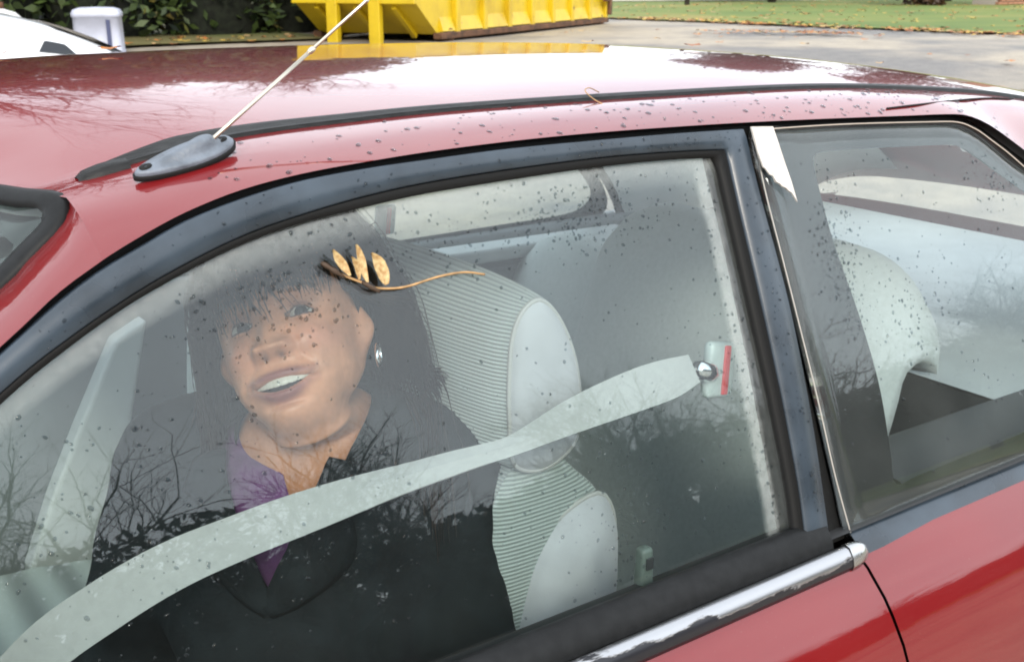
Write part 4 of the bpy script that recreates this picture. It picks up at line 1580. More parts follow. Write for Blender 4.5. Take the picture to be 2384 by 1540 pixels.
# ---- hair: strands that start on the scalp and fall with gravity
g_l = (R_h.transposed() @ Vector((0, 0, -1)))
sh_l = [hl(bw(s * .12, -.01, 1.01)) for s in (-1, 1)]
def collide(p, lift, fringe=False):
    # hair stays clear of the face: behind the left ear, along the right cheek
    if not fringe and p.z < .062 and p.z > -.2:
        k_ = min(1, (.062 - p.z) / .03)
        yl = -.022 if p.x > 0 else .030
        if p.y > yl: p = Vector((p.x + (.0015 if p.x > 0 else -.0015) * k_, p.y + (yl - p.y) * k_ * .8, p.z))
    # skull
    for c, r in ((Vector((0, -.005, .030)), Vector((.0775, .0965, .111))), (Vector((0, -.012, -.03)), Vector((.0765, .080, .085)))):
        q = p - c
        d = sqrt((q.x / (r.x + lift)) ** 2 + (q.y / (r.y + lift)) ** 2 + (q.z / (r.z + lift)) ** 2)
        if d < 1: p = c + q / max(d, .05)
    # shoulders
    pw = hw(p)
    for s in (-1, 1):
        for k, rr_ in ((.05, .072), (.10, .072), (.15, .070)):
            c = bw(s * k, -.012, .985)
            q = pw - c
            if q.length < rr_ + lift * .6: pw = c + q.normalized() * (rr_ + lift * .6)
    return hl(pw)
def ribbon(path, w):
    V = []
    n = len(path)
    for i, p in enumerate(path):
        t = (path[min(i + 1, n - 1)] - path[max(i - 1, 0)]).normalized()
        out = (p - Vector((0, -.01, 0)));
        out = (out - t * out.dot(t))
        out = out.normalized() if out.length > 1e-6 else t.orthogonal().normalized()
        s = t.cross(out).normalized()
        ww = w * (1 - .75 * (i / (n - 1)) ** 3)
        V += [p - s * ww, p + out * ww * .35, p + s * ww]
    return V, grid_faces(n, 3)
hair_parts = []
rnd = random.Random(11)
def scalp(az, el):
    # az 0 = forward, + to her left
    r = Vector((.078, .0965, .111))
    return Vector((sin(az) * cos(el) * r.x, cos(az) * cos(el) * r.y - .005, sin(el) * r.z + .030))
def strand(az, el, length, lift, w, fringe=False):
    p = scalp(az, el)
    out = Vector((p.x, p.y + .005, p.z - .03)).normalized()
    steps = 12 if fringe else 18
    st = length / steps
    path = [p.copy()]
    crown = Vector((.0, -.02, 1.0))
    # first direction: away from the parting, along the scalp
    d = out - crown * out.dot(crown)
    if d.length < .05: d = Vector((sin(az), cos(az), 0))
    d = d.normalized()
    gd = g_l
    lat_ = rnd.gauss(.25, .45)
    zend = rnd.uniform(.004, .044) + .012 * noise.noise(Vector((az * 5, 2.2, 0))) + .010 * (az > .1) - (rnd.uniform(0, .022) if az < -.15 else 0)
    for k in range(steps):
        q = (k + 1) / steps
        if fringe and p.z < zend: break
        if fringe:
            d = (d * .6 + (Vector((0, .05, -1))) * .55 + Vector((lat_ + .6 * noise.noise(Vector((az * 4, el * 5 + k * .4, 0))), 0, 0)) * .34).normalized()
        else:
            base = Vector((0, 0, -1)) * (1 - q) + gd * q * 1.0
            d = (d * .55 + base.normalized() * .6 + Vector((0, -.10, 0)) * (1 - q)).normalized()
        p = p + d * st + Vector((rnd.gauss(0, .0006), rnd.gauss(0, .0006), 0))
        q_ = p
        p = collide(p, lift, fringe)
        if k > 9 and (p - q_).length > .012: break
        path.append(p.copy())
    return ribbon(path, w)
for i in range(3800):
    az = rnd.uniform(-pi, pi)
    el = math.asin(rnd.uniform(-.05, 1))
    fz = abs(az)
    if fz < .95 and el < .62: continue                 # forehead
    if fz < 1.15 and el < .30: continue                # temples
    if fz < 1.0: az = (1 if az > 0 else -1) * rnd.uniform(1.0, 1.5)
    L = rnd.uniform(.24, .31) + .02 if az > 0 else rnd.uniform(.13, .205)
    lift = rnd.uniform(.004, .020) + (.012 if fz > 1.2 else 0) + (rnd.uniform(0, .026) if az > .6 else 0)
    hair_parts.append(strand(az, el, L, lift, rnd.uniform(.0010, .0026)))
for i in range(620):
    az = rnd.uniform(-1.05, 1.05)
    el = rnd.uniform(.62, 1.15)
    L = .13
    hair_parts.append(strand(az, el, L, rnd.uniform(.003, .013), rnd.uniform(.0006, .0016), True))
# under-layer cap so no scalp shows
capV, capF = [], []
nu, nv = 48, 16
for j in range(nv):
    el = pi / 2 - (pi / 2 + .25) * j / (nv - 1)
    for k in range(nu):
        az = -pi + 2 * pi * k / nu
        e = el
        lim = .60 if abs(az) < .9 else (.60 - (abs(az) - .9) / .5 * .9 if abs(az) < 1.4 else -.30)
        e = max(el, lim)
        p = scalp(az, e)
        capV.append(p + (p - Vector((0, -.005, .03))).normalized() * .0035)
capF = grid_faces(nv, nu, False, False, True)
hair_parts.append((capV, capF))
V, F = join_vf(hair_parts)
hair = mesh_obj('hair', [hw(v) for v in V], F, M['hair'], person)
# hoop earring at her left ear, and a lobe stud
er = Vector((.0865, -.002, -.048))
pts = [hwf(er + Vector((.002 * cos(a), .0085 * sin(a), .012 * cos(a)))) for a in [2 * pi * k / 28 for k in range(29)]]
tube_obj('earring', pts, .0022, M['chrome_silver'], person, 8)

# ---- clothes: one closed volume per garment, blended by voxel remesh
def capsule(a, b, ra, rb, n=14):
    a, b = Vector(a), Vector(b)
    pts, rad = [], []
    d = (b - a).normalized()
    for k in range(5):
        t = -pi / 2 + pi / 2 * k / 4
        pts.append(a + d * sin(t) * ra * .999); rad.append(max(.001, cos(t) * ra))
    for k in range(1, 4):
        pts.append(a.lerp(b, k / 4)); rad.append(ra + (rb - ra) * k / 4)
    for k in range(5):
        t = pi / 2 * k / 4
        pts.append(b + d * sin(t) * rb * .999); rad.append(max(.001, cos(t) * rb))
    return tube(pts, rad, n)
def ell(lx, fy, z, rx, ry, rz):
    V, F = sphere_vf((0, 0, 0), 1, 24, 14)
    return [bw(lx, fy, z) + lb * v.x * rx * .88 + fb * v.y * ry + Vector((0, 0, v.z * rz)) for v in V], F
def volume(name, parts, voxel, mat, par, smooth_it=8, wrinkle=0):
    V, F = join_vf(parts)
    o = mesh_obj(name, V, F, mat, None)
    r = o.modifiers.new('r', 'REMESH'); r.mode = 'VOXEL'; r.voxel_size = voxel
    s = o.modifiers.new('s', 'SMOOTH'); s.factor = .5; s.iterations = smooth_it
    dg = bpy.context.evaluated_depsgraph_get()
    me = bpy.data.meshes.new_from_object(o.evaluated_get(dg))
    bpy.data.objects.remove(o)
    if wrinkle:
        for v in me.vertices:
            n_ = v.normal
            q = v.co
            w_ = noise.noise(Vector((q.x * 14 + q.z * 6, q.y * 14 - q.z * 8, q.z * 22))) + .5 * noise.noise(q * 45)
            v.co = q + n_ * w_ * wrinkle
    if not me.materials: me.materials.append(mat)
    return me
def body_parts(gr, arms=True):
    P = [ell(0, -.02, .52, .185 + gr, .135 + gr, .14), ell(0, -.01, .68, .165 + gr, .125 + gr, .16), ell(0, 0, .82, .175 + gr, .130 + gr, .16),
         ell(0, -.005, .92, .180 + gr, .115 + gr, .115 + gr), ell(0, -.012, .985, .135 + gr, .080 + gr, .060 + gr)]
    if arms:
        P.append(capsule(bw(.05, -.012, 1.005), bw(.143, -.015, .968), .055 + gr, .062 + gr))
        P.append(capsule(bw(-.05, -.012, 1.005), bw(-.143, -.015, .968), .055 + gr, .062 + gr))
        ls = bw(.143, -.015, .965)
        P.append(capsule(ls + Vector((-.012, 0, 0)), (.572, .215, .70), .058 + gr, .048 + gr))
        P.append(capsule((.572, .215, .70), (.32, .22, .665), .052 + gr, .038 + gr))
        rs = bw(-.143, -.015, .965)
        P.append(capsule(rs, (.285, .53, .72), .062 + gr, .052 + gr))
        P.append(capsule((.285, .53, .72), (.18, .36, .64), .052 + gr, .038 + gr))
    return P
def cut(me, fn):
    bm = bmesh.new(); bm.from_mesh(me)
    kill = [v for v in bm.verts if fn(v.co)]
    bmesh.ops.delete(bm, geom=kill, context='VERTS')
    for it in range(25):
        mv = {}
        for v in bm.verts:
            nb = [e.other_vert(v).co for e in v.link_edges if e.is_boundary]
            if len(nb) == 2: mv[v] = v.co * .4 + (nb[0] + nb[1]) * .3
        for v, c_ in mv.items(): v.co = c_
    bm.to_mesh(me); bm.free()
def body_coords(p):
    q = Vector(p) - B0
    return q.dot(lb), q.dot(fb), p.z
me = volume('jacket', body_parts(.014), .010, M['jacket'], person, 8, .004)
vee = lambda z: max(0, (z - .880) / .155) * .072
def jcut(p):
    lx, fy, z = body_coords(p)
    return (fy > .0 and abs(lx + .012) < vee(z) and z > .880) or ((lx / .066) ** 2 + ((fy + .005) / .066) ** 2 < 1 and z > .98)
full_me = me.copy()
bv = BVHTree.FromPolygons([v.co.copy() for v in full_me.vertices], [tuple(p.vertices) for p in full_me.polygons])
cut(me, jcut)
jk = bpy.data.objects.new('jacket', me); COL.objects.link(jk)
jk.parent = person; jk.matrix_parent_inverse = Matrix.Translation(-Vector(person.location))
me.polygons.foreach_set('use_smooth', [True] * len(me.polygons))
so = jk.modifiers.new('t', 'SOLIDIFY'); so.thickness = .004; so.offset = -1
me2 = volume('shirt', body_parts(-.006, False), .010, M['shirt'], person, 6, .002)
cut(me2, lambda p: (lambda lx, fy, z: (fy > -.02 and abs(lx - .030) < max(0, (z - .925) / .09) * .040 and z > .925) or z > 1.035)(*body_coords(p)))
sh = bpy.data.objects.new('shirt', me2); COL.objects.link(sh)
sh.parent = person; sh.matrix_parent_inverse = Matrix.Translation(-Vector(person.location))
me2.polygons.foreach_set('use_smooth', [True] * len(me2.polygons))
# lapels and collar lie on the jacket along the opening
def on_jacket(lx, z, off):
    o = bw(lx, .5, z)
    hit = bv.ray_cast(o, -fb)
    if hit[0] is None: return bw(lx, .08, z)
    return hit[0] + hit[1] * off
for s in (-1, 1):
    V = []
    n = 26
    for i in range(n):
        t = i / (n - 1)
        z = .886 + (1.018 - .886) * t
        inner_ = s * (vee(z) - .011) - .012
        wl = .012 + .050 * sin(pi * min(1, t * 1.15)) ** .8 if t < .8 else .055 - .02 * (t - .8) / .2
        for k in range(6):
            u = k / 5
            V.append(on_jacket(inner_ + s * wl * u, z - .012 * u, .0075 - .004 * (u if u > .8 else 0) + .004 * sin(pi * u)))
    lp = mesh_obj('lapel', V, grid_faces(n, 6, s > 0), M['jacket'], jk)
    so = lp.modifiers.new('t', 'SOLIDIFY'); so.thickness = .005; so.offset = 0
# stand collar round the neck
V = []
for i in range(40):
    a = radians(-118 + 236 * i / 39) + pi
    for h, r in ((-.03, .082), (.0, .076), (.028, .068), (.034, .071), (.022, .080), (-.01, .093)):
        V.append(NECK + lb * sin(a) * r * 1.12 + fb * (cos(a) * r * 1.0) + Vector((0, 0, h - .012 - .02 * max(0, cos(a)))))
mesh_obj('collar', V, grid_faces(40, 6), M['jacket'], jk)
# trousers and hands
P = [capsule(bw(.08, .02, .50), (.20, .25, .52), .085, .062), capsule((.20, .25, .52), (-.10, .24, .34), .062, .045),
     capsule(bw(-.08, .02, .50), (.18, .52, .52), .085, .062), capsule((.18, .52, .52), (-.12, .50, .34), .062, .045)]
me3 = volume('trousers', P, .014, M['trousers'], person, 6)
tr = bpy.data.objects.new('trousers', me3); COL.objects.link(tr)
tr.parent = person; tr.matrix_parent_inverse = Matrix.Translation(-Vector(person.location))
me3.polygons.foreach_set('use_smooth', [True] * len(me3.polygons))
def hand(w0, fwd, sidev, name='hand'):
    fwd, sidev = Vector(fwd).normalized(), Vector(sidev).normalized()
    dn = Vector((0, 0, -1))
    w0 = Vector(w0)
    parts = [capsule(w0 - fwd * .03, w0 + fwd * .03, .026, .030, 12), capsule(w0 + fwd * .03 - sidev * .022, w0 + fwd * .075 - sidev * .030, .020, .015, 10),
             capsule(w0 + fwd * .03 + sidev * .018, w0 + fwd * .075 + sidev * .026, .020, .015, 10), capsule(w0 + fwd * .03, w0 + fwd * .08, .022, .016, 10)]
    for k, (o, L) in enumerate(((-.032, .062), (-.011, .074), (.010, .078), (.030, .070))):
        a = w0 + fwd * .078 + sidev * o
        b = a + fwd * L * .45 + dn * L * .12
        c = b + fwd * L * .30 + dn * L * .30
        e = c + fwd * L * .10 + dn * L * .26
        parts += [capsule(a, b, .0088, .0082, 8), capsule(b, c, .0082, .0076, 8), capsule(c, e, .0076, .0066, 8)]
    t0 = w0 + fwd * .02 + sidev * .03
    t1 = t0 + fwd * .035 + sidev * .028
    t2 = t1 + fwd * .03 + sidev * .004 + dn * .01
    parts += [capsule(t0, t1, .012, .010, 8), capsule(t1, t2, .010, .008, 8)]
    me = volume(name, parts, .0035, M['skin'], person, 3)
    o = bpy.data.objects.new(name, me); COL.objects.link(o)
    o.parent = person; o.matrix_parent_inverse = Matrix.Translation(-Vector(person.location))
    me.polygons.foreach_set('use_smooth', [True] * len(me.polygons))
    at = me.color_attributes.new('tone', 'FLOAT_COLOR', 'POINT')
    at.data.foreach_set('color', [.38, .20, .12, 1] * len(me.vertices))
hand((.27, .22, .66), (-1, .05, -.05), (0, 1, 0))
hand((.15, .32, .62), (-.5, -.85, -.1), (-.85, .5, 0))
# small bright pin on the jacket front
c = on_jacket(.050, .985, .016)
V, F = [], []
for k in range(10):
    a = 2 * pi * k / 10; r = .0085 if k % 2 == 0 else .004
    V.append(c + lb * cos(a) * r + Vector((0, 0, sin(a) * r)))
V += [c + fb * .004, c - fb * .003]
for k in range(10): F += [(k, (k + 1) % 10, 10), ((k + 1) % 10, k, 11)]
mesh_obj('brooch', V, F, M['chrome_silver'], person, False)

# ---- shoulder belt: from the post, over her arm to the far hip
bp_ = [((.7690, .104, 1.1012), .0150), ((.7321, .1, 1.0992), .0200), ((.6869, .1, 1.0961), .0205), ((.6156, .104, 1.0854), .0165), ((.5515, .112, 1.0684), .0100), ((.5172, .118, 1.0641), .0105), ((.4884, .124, 1.0607), .0125), ((.4283, .136, 1.0523), .0155), ((.3512, .15, 1.0393), .0185), ((.297, .163, 1.0266), .0195), ((.2444, .177, 1.0105), .0210), ((.1929, .192, .985), .0220), ((.140, .215, .945), .0220), ((.10, .26, .87), .022), ((.12, .36, .76), .022), ((.27, .48, .66), .02), ((.40, .62, .52), .02)]
cp = resample(smooth_poly([Vector(a) for a, b in bp_], 8), 110)
tt_ = [0]
for a, b in zip(bp_, bp_[1:]): tt_.append(tt_[-1] + (Vector(b[0]) - Vector(a[0])).length)
wt = [(t / tt_[-1], b[1]) for t, b in zip(tt_, bp_)]
V = []
for i, p in enumerate(cp):
    f_ = i / 109
    t = (cp[min(i + 1, 109)] - cp[max(i - 1, 0)]).normalized()
    nn = Vector((-.30, -.80, .50)) if f_ < .62 else Vector((-.85, -.35, .35))
    nn = Matrix.Rotation(.5 * exp(-((f_ - .22) / .06) ** 2), 3, t) @ nn
    side = t.cross(nn).normalized()
    nn = side.cross(t).normalized()
    hwid = sinterp(wt, f_)
    for k in range(5):
        u = -1 + 2 * k / 4
        fold = .0022 * exp(-((f_ - .2) / .08) ** 2) * (1 - abs(u)) + .0006 * sin(f_ * 60 + u * 2)
        V.append(p + side * hwid * u + nn * fold)
    for k in range(5): V.append(V[-5] - nn * .0014)
F = []
for i in range(109):
    for k in range(4):
        a = i * 10 + k
        F.append((a, a + 10, a + 11, a + 1))
        F.append((a + 5, a + 6, a + 16, a + 15))
    F.append((i * 10, i * 10 + 5, i * 10 + 15, i * 10 + 10)); F.append((i * 10 + 4, i * 10 + 14, i * 10 + 19, i * 10 + 9))
mesh_obj('seat_belt', V, F, M['belt'], car, False)

# ================================================================== trees
M['bark'] = pmat('grey_bark', (.055, .045, .038), .9, var=.4, var_scale=8, stretch=(3, 3, .6), bump=.6, bump_scale=30)
M['bark_dark'] = pmat('dark_bark', (.032, .026, .022), .9, var=.4, var_scale=8, stretch=(3, 3, .6), bump=.6, bump_scale=30)
def leaf_mat(name, c1, c2, c3=None):
    m, n, l = new_mat(name)
    b = n['Principled BSDF']; b.inputs['Roughness'].default_value = .55
    oi = n.new('ShaderNodeNewGeometry')
    r = n.new('ShaderNodeValToRGB')
    r.color_ramp.elements[0].position = .1; r.color_ramp.elements[0].color = (*c1, 1)
    r.color_ramp.elements[1].position = .9; r.color_ramp.elements[1].color = (*c2, 1)
    if c3:
        e = r.color_ramp.elements.new(.985); e.color = (*c3, 1)
        r.color_ramp.elements[1].position = .93
    l.new(oi.outputs['Random Per Island'], r.inputs['Fac'])
    l.new(r.outputs['Color'], b.inputs['Base Color'])
    return m
M['leaf'] = leaf_mat('evergreen_leaves', (.010, .022, .008), (.055, .085, .018), (.16, .13, .03))
M['leaf_dark'] = leaf_mat('dark_evergreen_leaves', (.006, .010, .006), (.022, .032, .012))
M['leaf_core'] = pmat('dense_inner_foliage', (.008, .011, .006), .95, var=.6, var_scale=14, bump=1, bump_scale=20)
M['leaf_brown'] = leaf_mat('brown_bush_leaves', (.03, .016, .010), (.09, .045, .02))

def bare_tree(name, base, height, seed, label, spread=1.0, levels=5, lean=(0, 0), mat=None, thick=1.0, group=None):
    r = random.Random(seed)
    base = Vector(base)
    root = tag(empty(name, base), label, 'tree', group)
    trunk_v, br_v = [], []
    def grow(p, d, L, rad, lev):
        n = 5 if lev == 0 else 4
        pts, rads = [p.copy()], [rad]
        q = p.copy()
        dd = d.copy()
        end = rad * (.62 if lev < levels - 1 else .35)
        kids = []
        for k in range(n):
            wob = .10 if lev == 0 else .22
            dd = (dd + Vector((r.gauss(0, wob), r.gauss(0, wob), r.gauss(0, wob) + (.05 if lev > 1 else .02)))).normalized()
            q = q + dd * (L / n)
            pts.append(q.copy())
            rads.append(rad + (end - rad) * (k + 1) / n)
            if lev < levels - 1 and (k >= 1 or lev > 0):
                kids.append((q.copy(), dd.copy(), rads[-1]))
        sides = (8, 6, 5, 4, 3, 3)[min(lev, 5)]
        (trunk_v if lev == 0 else br_v).append(tube(pts, rads, sides, False))
        if lev >= levels - 1: return
        # a fork at the tip and side shoots
        for (q, dd, rr_) in kids:
            for _ in range(2 if lev > 0 else 2):
                if r.random() < (.78 if lev > 0 else .8):
                    a = r.uniform(0, 2 * pi)
                    o = dd.orthogonal().normalized()
                    s = (Matrix.Rotation(a, 3, dd) @ o)
                    ang = r.uniform(.45, 1.0) * spread
                    nd = (dd * cos(ang) + s * sin(ang)).normalized()
                    nd.z += .12
                    grow(q, nd.normalized(), L * r.uniform(.50, .78), rr_ * r.uniform(.45, .68), lev + 1)
    d0 = Vector((lean[0], lean[1], 1)).normalized()
    grow(base - Vector((0, 0, .2)), d0, height * .42, height * .020 * thick, 0)
    V, F = join_vf(trunk_v)
    mesh_obj('trunk', V, F, mat or M['bark'], root)
    V, F = join_vf(br_v)
    mesh_obj('branches', V, F, mat or M['bark'], root)
    return root

def leafy(name, base, rx, ry, h, n, leaf, seed, label, cat, mat, group=None, zlow=0, lumps=26, core=0):
    """crown of leaf faces gathered in uneven clumps round a short stem"""
    r = random.Random(seed)
    base = Vector(base)
    root = tag(empty(name, base), label, cat, group)
    cl = []
    for k in range(lumps):
        a = r.uniform(0, 2 * pi); rr_ = sqrt(r.random()); zz = zlow + (h - zlow) * r.random() ** .8
        f = 1 - .55 * (zz / h) ** 1.6
        cl.append((base + Vector((cos(a) * rr_ * rx * f, sin(a) * rr_ * ry * f, zz)), r.uniform(.16, .34) * min(rx * 1.6, h)))
    V, F = [], []
    for k in range(n):
        c, s = r.choice(cl)
        d = Vector((r.gauss(0, 1), r.gauss(0, 1), r.gauss(0, .8)))
        d.normalize()
        p = c + d * s * (r.random() ** .35)
        if p.z < base.z + zlow * .3: p.z = base.z + zlow * .3 + r.random() * .15
        u = Vector((r.gauss(0, 1), r.gauss(0, 1), r.gauss(0, .7))).normalized()
        w = u.cross(Vector((r.gauss(0, 1), r.gauss(0, 1), r.gauss(0, 1)))).normalized()
        L = leaf * r.uniform(.6, 1.4)
        i = len(V)
        V += [p - u * L, p + w * L * .45, p + u * L, p - w * L * .45]
        F.append((i, i + 1, i + 2, i + 3))
    tr_ = []
    for k in range(5):
        a = r.uniform(0, 2 * pi)
        tr_.append(tube([base - Vector((0, 0, .1)), base + Vector((cos(a) * rx * .15, sin(a) * ry * .15, h * .35)), base + Vector((cos(a) * rx * .4, sin(a) * ry * .4, h * .75))], [.05 * h / 3, .035 * h / 3, .012 * h / 3], 5))
    tv_, tf = join_vf(tr_)
    mesh_obj('stem', tv_, tf, M['bark_dark'], root)
    mesh_obj('foliage', V, F, mat, root, False)
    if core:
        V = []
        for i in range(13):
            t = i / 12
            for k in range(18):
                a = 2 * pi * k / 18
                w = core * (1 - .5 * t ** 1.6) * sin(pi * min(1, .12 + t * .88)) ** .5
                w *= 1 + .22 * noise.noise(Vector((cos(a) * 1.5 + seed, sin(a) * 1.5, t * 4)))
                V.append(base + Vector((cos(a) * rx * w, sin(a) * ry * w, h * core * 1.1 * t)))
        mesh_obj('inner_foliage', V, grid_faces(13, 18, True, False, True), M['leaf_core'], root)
    return root

bare_tree('bare_tree', (.2, 12.4, .72), 11.5, 31, 'tall bare tree left of the evergreens, its twigs mirrored at the left of the roof', 1.05, 5, (.10, -.1), mat=M['bark_dark'], group='bare trees past the drive')
bare_tree('bare_tree', (4.6, 19.5, .75), 13.0, 33, 'bare tree rising behind the evergreen bushes, mirrored in the roof', 1.0, 5, mat=M['bark_dark'], group='bare trees past the drive')
# evergreen belt at the back left, beyond the verge
EG = [(1.0, 14.6, 1.5, 1.1, 4.2), (2.6, 14.4, 1.3, 1.0, 3.8), (4.2, 14.5, 1.3, 1.0, 4.4), (5.6, 14.3, 1.2, .9, 3.9), (6.9, 14.9, 1.2, 1.0, 4.6), (-.8, 15.0, 1.5, 1.1, 4.4), (8.4, 15.6, 1.2, 1.0, 3.6)]
eg_lab = ['dark evergreen bush behind the grey cabinet', 'dark evergreen bush just right of the grey cabinet', 'broad evergreen bush midway between the cabinet and the yellow container', 'light-flecked evergreen bush next left of the yellow container', 'tall evergreen bush touching the left end of the yellow container', 'dark evergreen bush at the far left edge behind the white car', 'evergreen bush hidden mostly behind the yellow container']
for k, (x, y, rx, ry, h) in enumerate(EG):
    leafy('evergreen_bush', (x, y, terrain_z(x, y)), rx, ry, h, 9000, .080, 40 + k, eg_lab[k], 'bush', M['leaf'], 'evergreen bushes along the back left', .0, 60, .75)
leafy('tall_evergreen', (-2.6, 13.2, .75), 2.3, 2.0, 9.5, 9000, .13, 61, 'tall evergreen left of the bushes, mirrored dark in the windscreen', 'tree', M['leaf_dark'], None, .3, 40)
# trees beyond the lawn on the right and behind the container (they show in the wet roof)
bare_tree('bare_tree', (9.5, 19.5, .75), 9.5, 5, 'bare tree behind the yellow container, mirrored in the wet roof', 1.0, 5, group='bare trees past the drive')
bare_tree('bare_tree', (-4.6, 9.6, ground_z(-4.6, 9.6)), 11.5, 9, 'tall bare tree left of the white car, its boughs mirrored in the roof', 1.1, 5, (.12, -.25), group='bare trees past the drive')
for k, (x, y, rx, ry, h) in enumerate([(27, 24, 2.6, 2.4, 6.5), (33, 22, 2.8, 2.6, 7.5), (31, 29, 2.6, 2.6, 7)]):
    leafy('broad_evergreen', (x, y, .75), rx, ry, h, 5200, .16, 70 + k, ['evergreen tree beyond the lawn, nearest to the pole', 'evergreen tree beyond the lawn behind the brown bush', 'evergreen tree farthest back beyond the lawn'][k], 'tree', M['leaf_dark'], 'evergreen trees beyond the lawn', 1.2, 30)
leafy('brown_bush', (28.3, 19.6, .75), 1.7, 1.0, 1.5, 4200, .09, 90, 'low brown bush at the far side of the lawn', 'bush', M['leaf_brown'], None, .05, 24)

# woods behind the photographer: seen mirrored in the side glass
TR = [(6.0, -15.5, 7.6, 21), (1.5, -13.0, 7.8, 22), (11.5, -14.5, 7.0, 23), (17.0, -16.0, 7.4, 24), (22.5, -15.5, 7.0, 25), (9.0, -19.5, 8.5, 26), (28.0, -17.0, 7.8, 27), (14.5, -20.5, 8.6, 28), (33.0, -21, 8.4, 29)]
tr_lab = ['mirrored bare tree low in the middle of the door glass', 'mirrored bare tree at the left edge of the door glass', 'mirrored bare tree right of the seat bolster in the door glass', 'mirrored bare tree beside the belt release in the door glass', 'mirrored bare tree at the rear edge of the door glass', 'taller mirrored bare tree further off in the middle of the door glass', 'mirrored bare tree in the left of the rear side glass', 'taller mirrored bare tree further off behind the belt release', 'mirrored bare tree in the right of the rear side glass']
for k, (x, y, h, sd_) in enumerate(TR):
    bare_tree('bare_tree', (x, y, 0), h, sd_, tr_lab[k], 1.0, 5, mat=M['bark_dark'], thick=1.15, group='bare trees behind the viewer')
thk = []
rt = random.Random(120)
for k in range(17):
    x = -7 + k * 3.0
    y = -21.5 + 1.2 * sin(k * 2.3)
    h = (5.6 if x < 7 else 4.6 if x < 11 else 3.9) + .45 * sin(k * 1.7)
    # dense body
    V = []
    for i in range(13):
        t = i / 12
        for q in range(18):
            a = 2 * pi * q / 18
            w = (1 - .35 * t ** 2) * sqrt(max(.02, 1 - t ** 4)) * (1 + .25 * noise.noise(Vector((cos(a) * 1.5 + k, sin(a) * 1.5, t * 4))))
            V.append(Vector((x + cos(a) * 2.3 * w, y + sin(a) * 1.2 * w, h * .9 * t)))
    thk.append((V, grid_faces(13, 18, True, False, True)))
    V, F = [], []
    for _ in range(1500):
        a = rt.uniform(0, 2 * pi); t = rt.random() ** .6
        p = Vector((x + cos(a) * 2.4 * rt.uniform(.6, 1.1), y + sin(a) * 1.3, h * (.55 + .5 * t)))
        u = Vector((rt.gauss(0, 1), rt.gauss(0, 1), rt.gauss(0, 1))).normalized(); w = u.orthogonal().normalized()
        L = rt.uniform(.08, .22); o = len(V)
        V += [p - u * L, p + w * L * .4, p + u * L, p - w * L * .4]; F.append((o, o + 1, o + 2, o + 3))
    for _ in range(60):
        p = Vector((x + rt.uniform(-2.2, 2.2), y, h * .8)); d = Vector((rt.gauss(0, .35), rt.gauss(0, .3), 1)).normalized()
        tv_, tf_ = tube([p, p + d * .5, p + d * rt.uniform(.8, 1.5) + Vector((rt.gauss(0, .12), 0, 0))], [.018, .012, .005], 3, False)
        o = len(V); V += tv_; F += [tuple(q + o for q in f) for f in tf_]
    thk.append((V, F))
V, F = join_vf(thk)
tag(mesh_obj('thicket', V, F, M['leaf_dark'], None, False), 'dark thicket mirrored along the foot of the side glass', 'thicket', kind='stuff')

# ================================================================== yellow roll-off container
def yellow_mat():
    m, n, l = new_mat('yellow_container_paint')
    b = n['Principled BSDF']; b.inputs['Roughness'].default_value = .42
    tcn = n.new('ShaderNodeTexCoord')
    t = n.new('ShaderNodeTexNoise'); t.inputs['Scale'].default_value = 2.2; t.inputs['Detail'].default_value = 8; t.inputs['Roughness'].default_value = .65
    l.new(tcn.outputs['Object'], t.inputs['Vector'])
    r = n.new('ShaderNodeValToRGB')
    r.color_ramp.elements[0].position = .25; r.color_ramp.elements[0].color = (.44, .28, .008, 1)
    r.color_ramp.elements[1].position = .55; r.color_ramp.elements[1].color = (.60, .42, .010, 1)
    l.new(t.outputs['Fac'], r.inputs['Fac'])
    t2 = n.new('ShaderNodeTexNoise'); t2.inputs['Scale'].default_value = 9; t2.inputs['Detail'].default_value = 6
    l.new(tcn.outputs['Object'], t2.inputs['Vector'])
    mr = n.new('ShaderNodeMapRange'); mr.inputs['From Min'].default_value = .68; mr.inputs['From Max'].default_value = .74
    l.new(t2.outputs['Fac'], mr.inputs['Value'])
    mxn = n.new('ShaderNodeMixRGB'); mxn.inputs['Color2'].default_value = (.12, .05, .02, 1)
    l.new(mr.outputs['Result'], mxn.inputs['Fac']); l.new(r.outputs['Color'], mxn.inputs['Color1'])
    l.new(mxn.outputs['Color'], b.inputs['Base Color'])
    return m
M['yellow'] = yellow_mat()
M['rust'] = pmat('rusty_steel', (.10, .045, .02), .8, var=.5, var_scale=8)
D0 = Vector((7.15, 11.2, .72)); DL = Vector((5.5, 3.35, 0)).normalized(); DW = Vector((-DL.y, DL.x, 0))
def dw(a, w, z): return D0 + DL * a + DW * w + Vector((0, 0, z))
cont = tag(empty('waste_container', D0), 'yellow steel roll-off waste container on the drive behind the car', 'container')
def dbox(name, a0, a1, w0, w1, z0, z1, mat, par=None, bev=.012):
    V, F = box_vf(a0, a1, w0, w1, z0, z1)
    return bevel(mesh_obj(name, [dw(v.x, v.y, v.z) for v in V], F, mat, par or cont, False), bev, 2)
WD, LN, HT = 1.62, 6.2, 1.75
# shell with a raked nose
pr = [(.10, .14), (-.42, .50), (-.42, HT), (LN, HT), (LN, .14)]
V = [dw(a, 0, z) for a, z in pr] + [dw(a, WD, z) for a, z in pr]
F = [tuple(range(5)), tuple(reversed(range(5, 10)))]
for k in range(5):
    if k != 2: F.append((k, 5 + k, 5 + (k + 1) % 5, (k + 1) % 5))
sh_ = mesh_obj('shell', V, F, M['yellow'], cont, False)
so = sh_.modifiers.new('t', 'SOLIDIFY'); so.thickness = .03; so.offset = -1
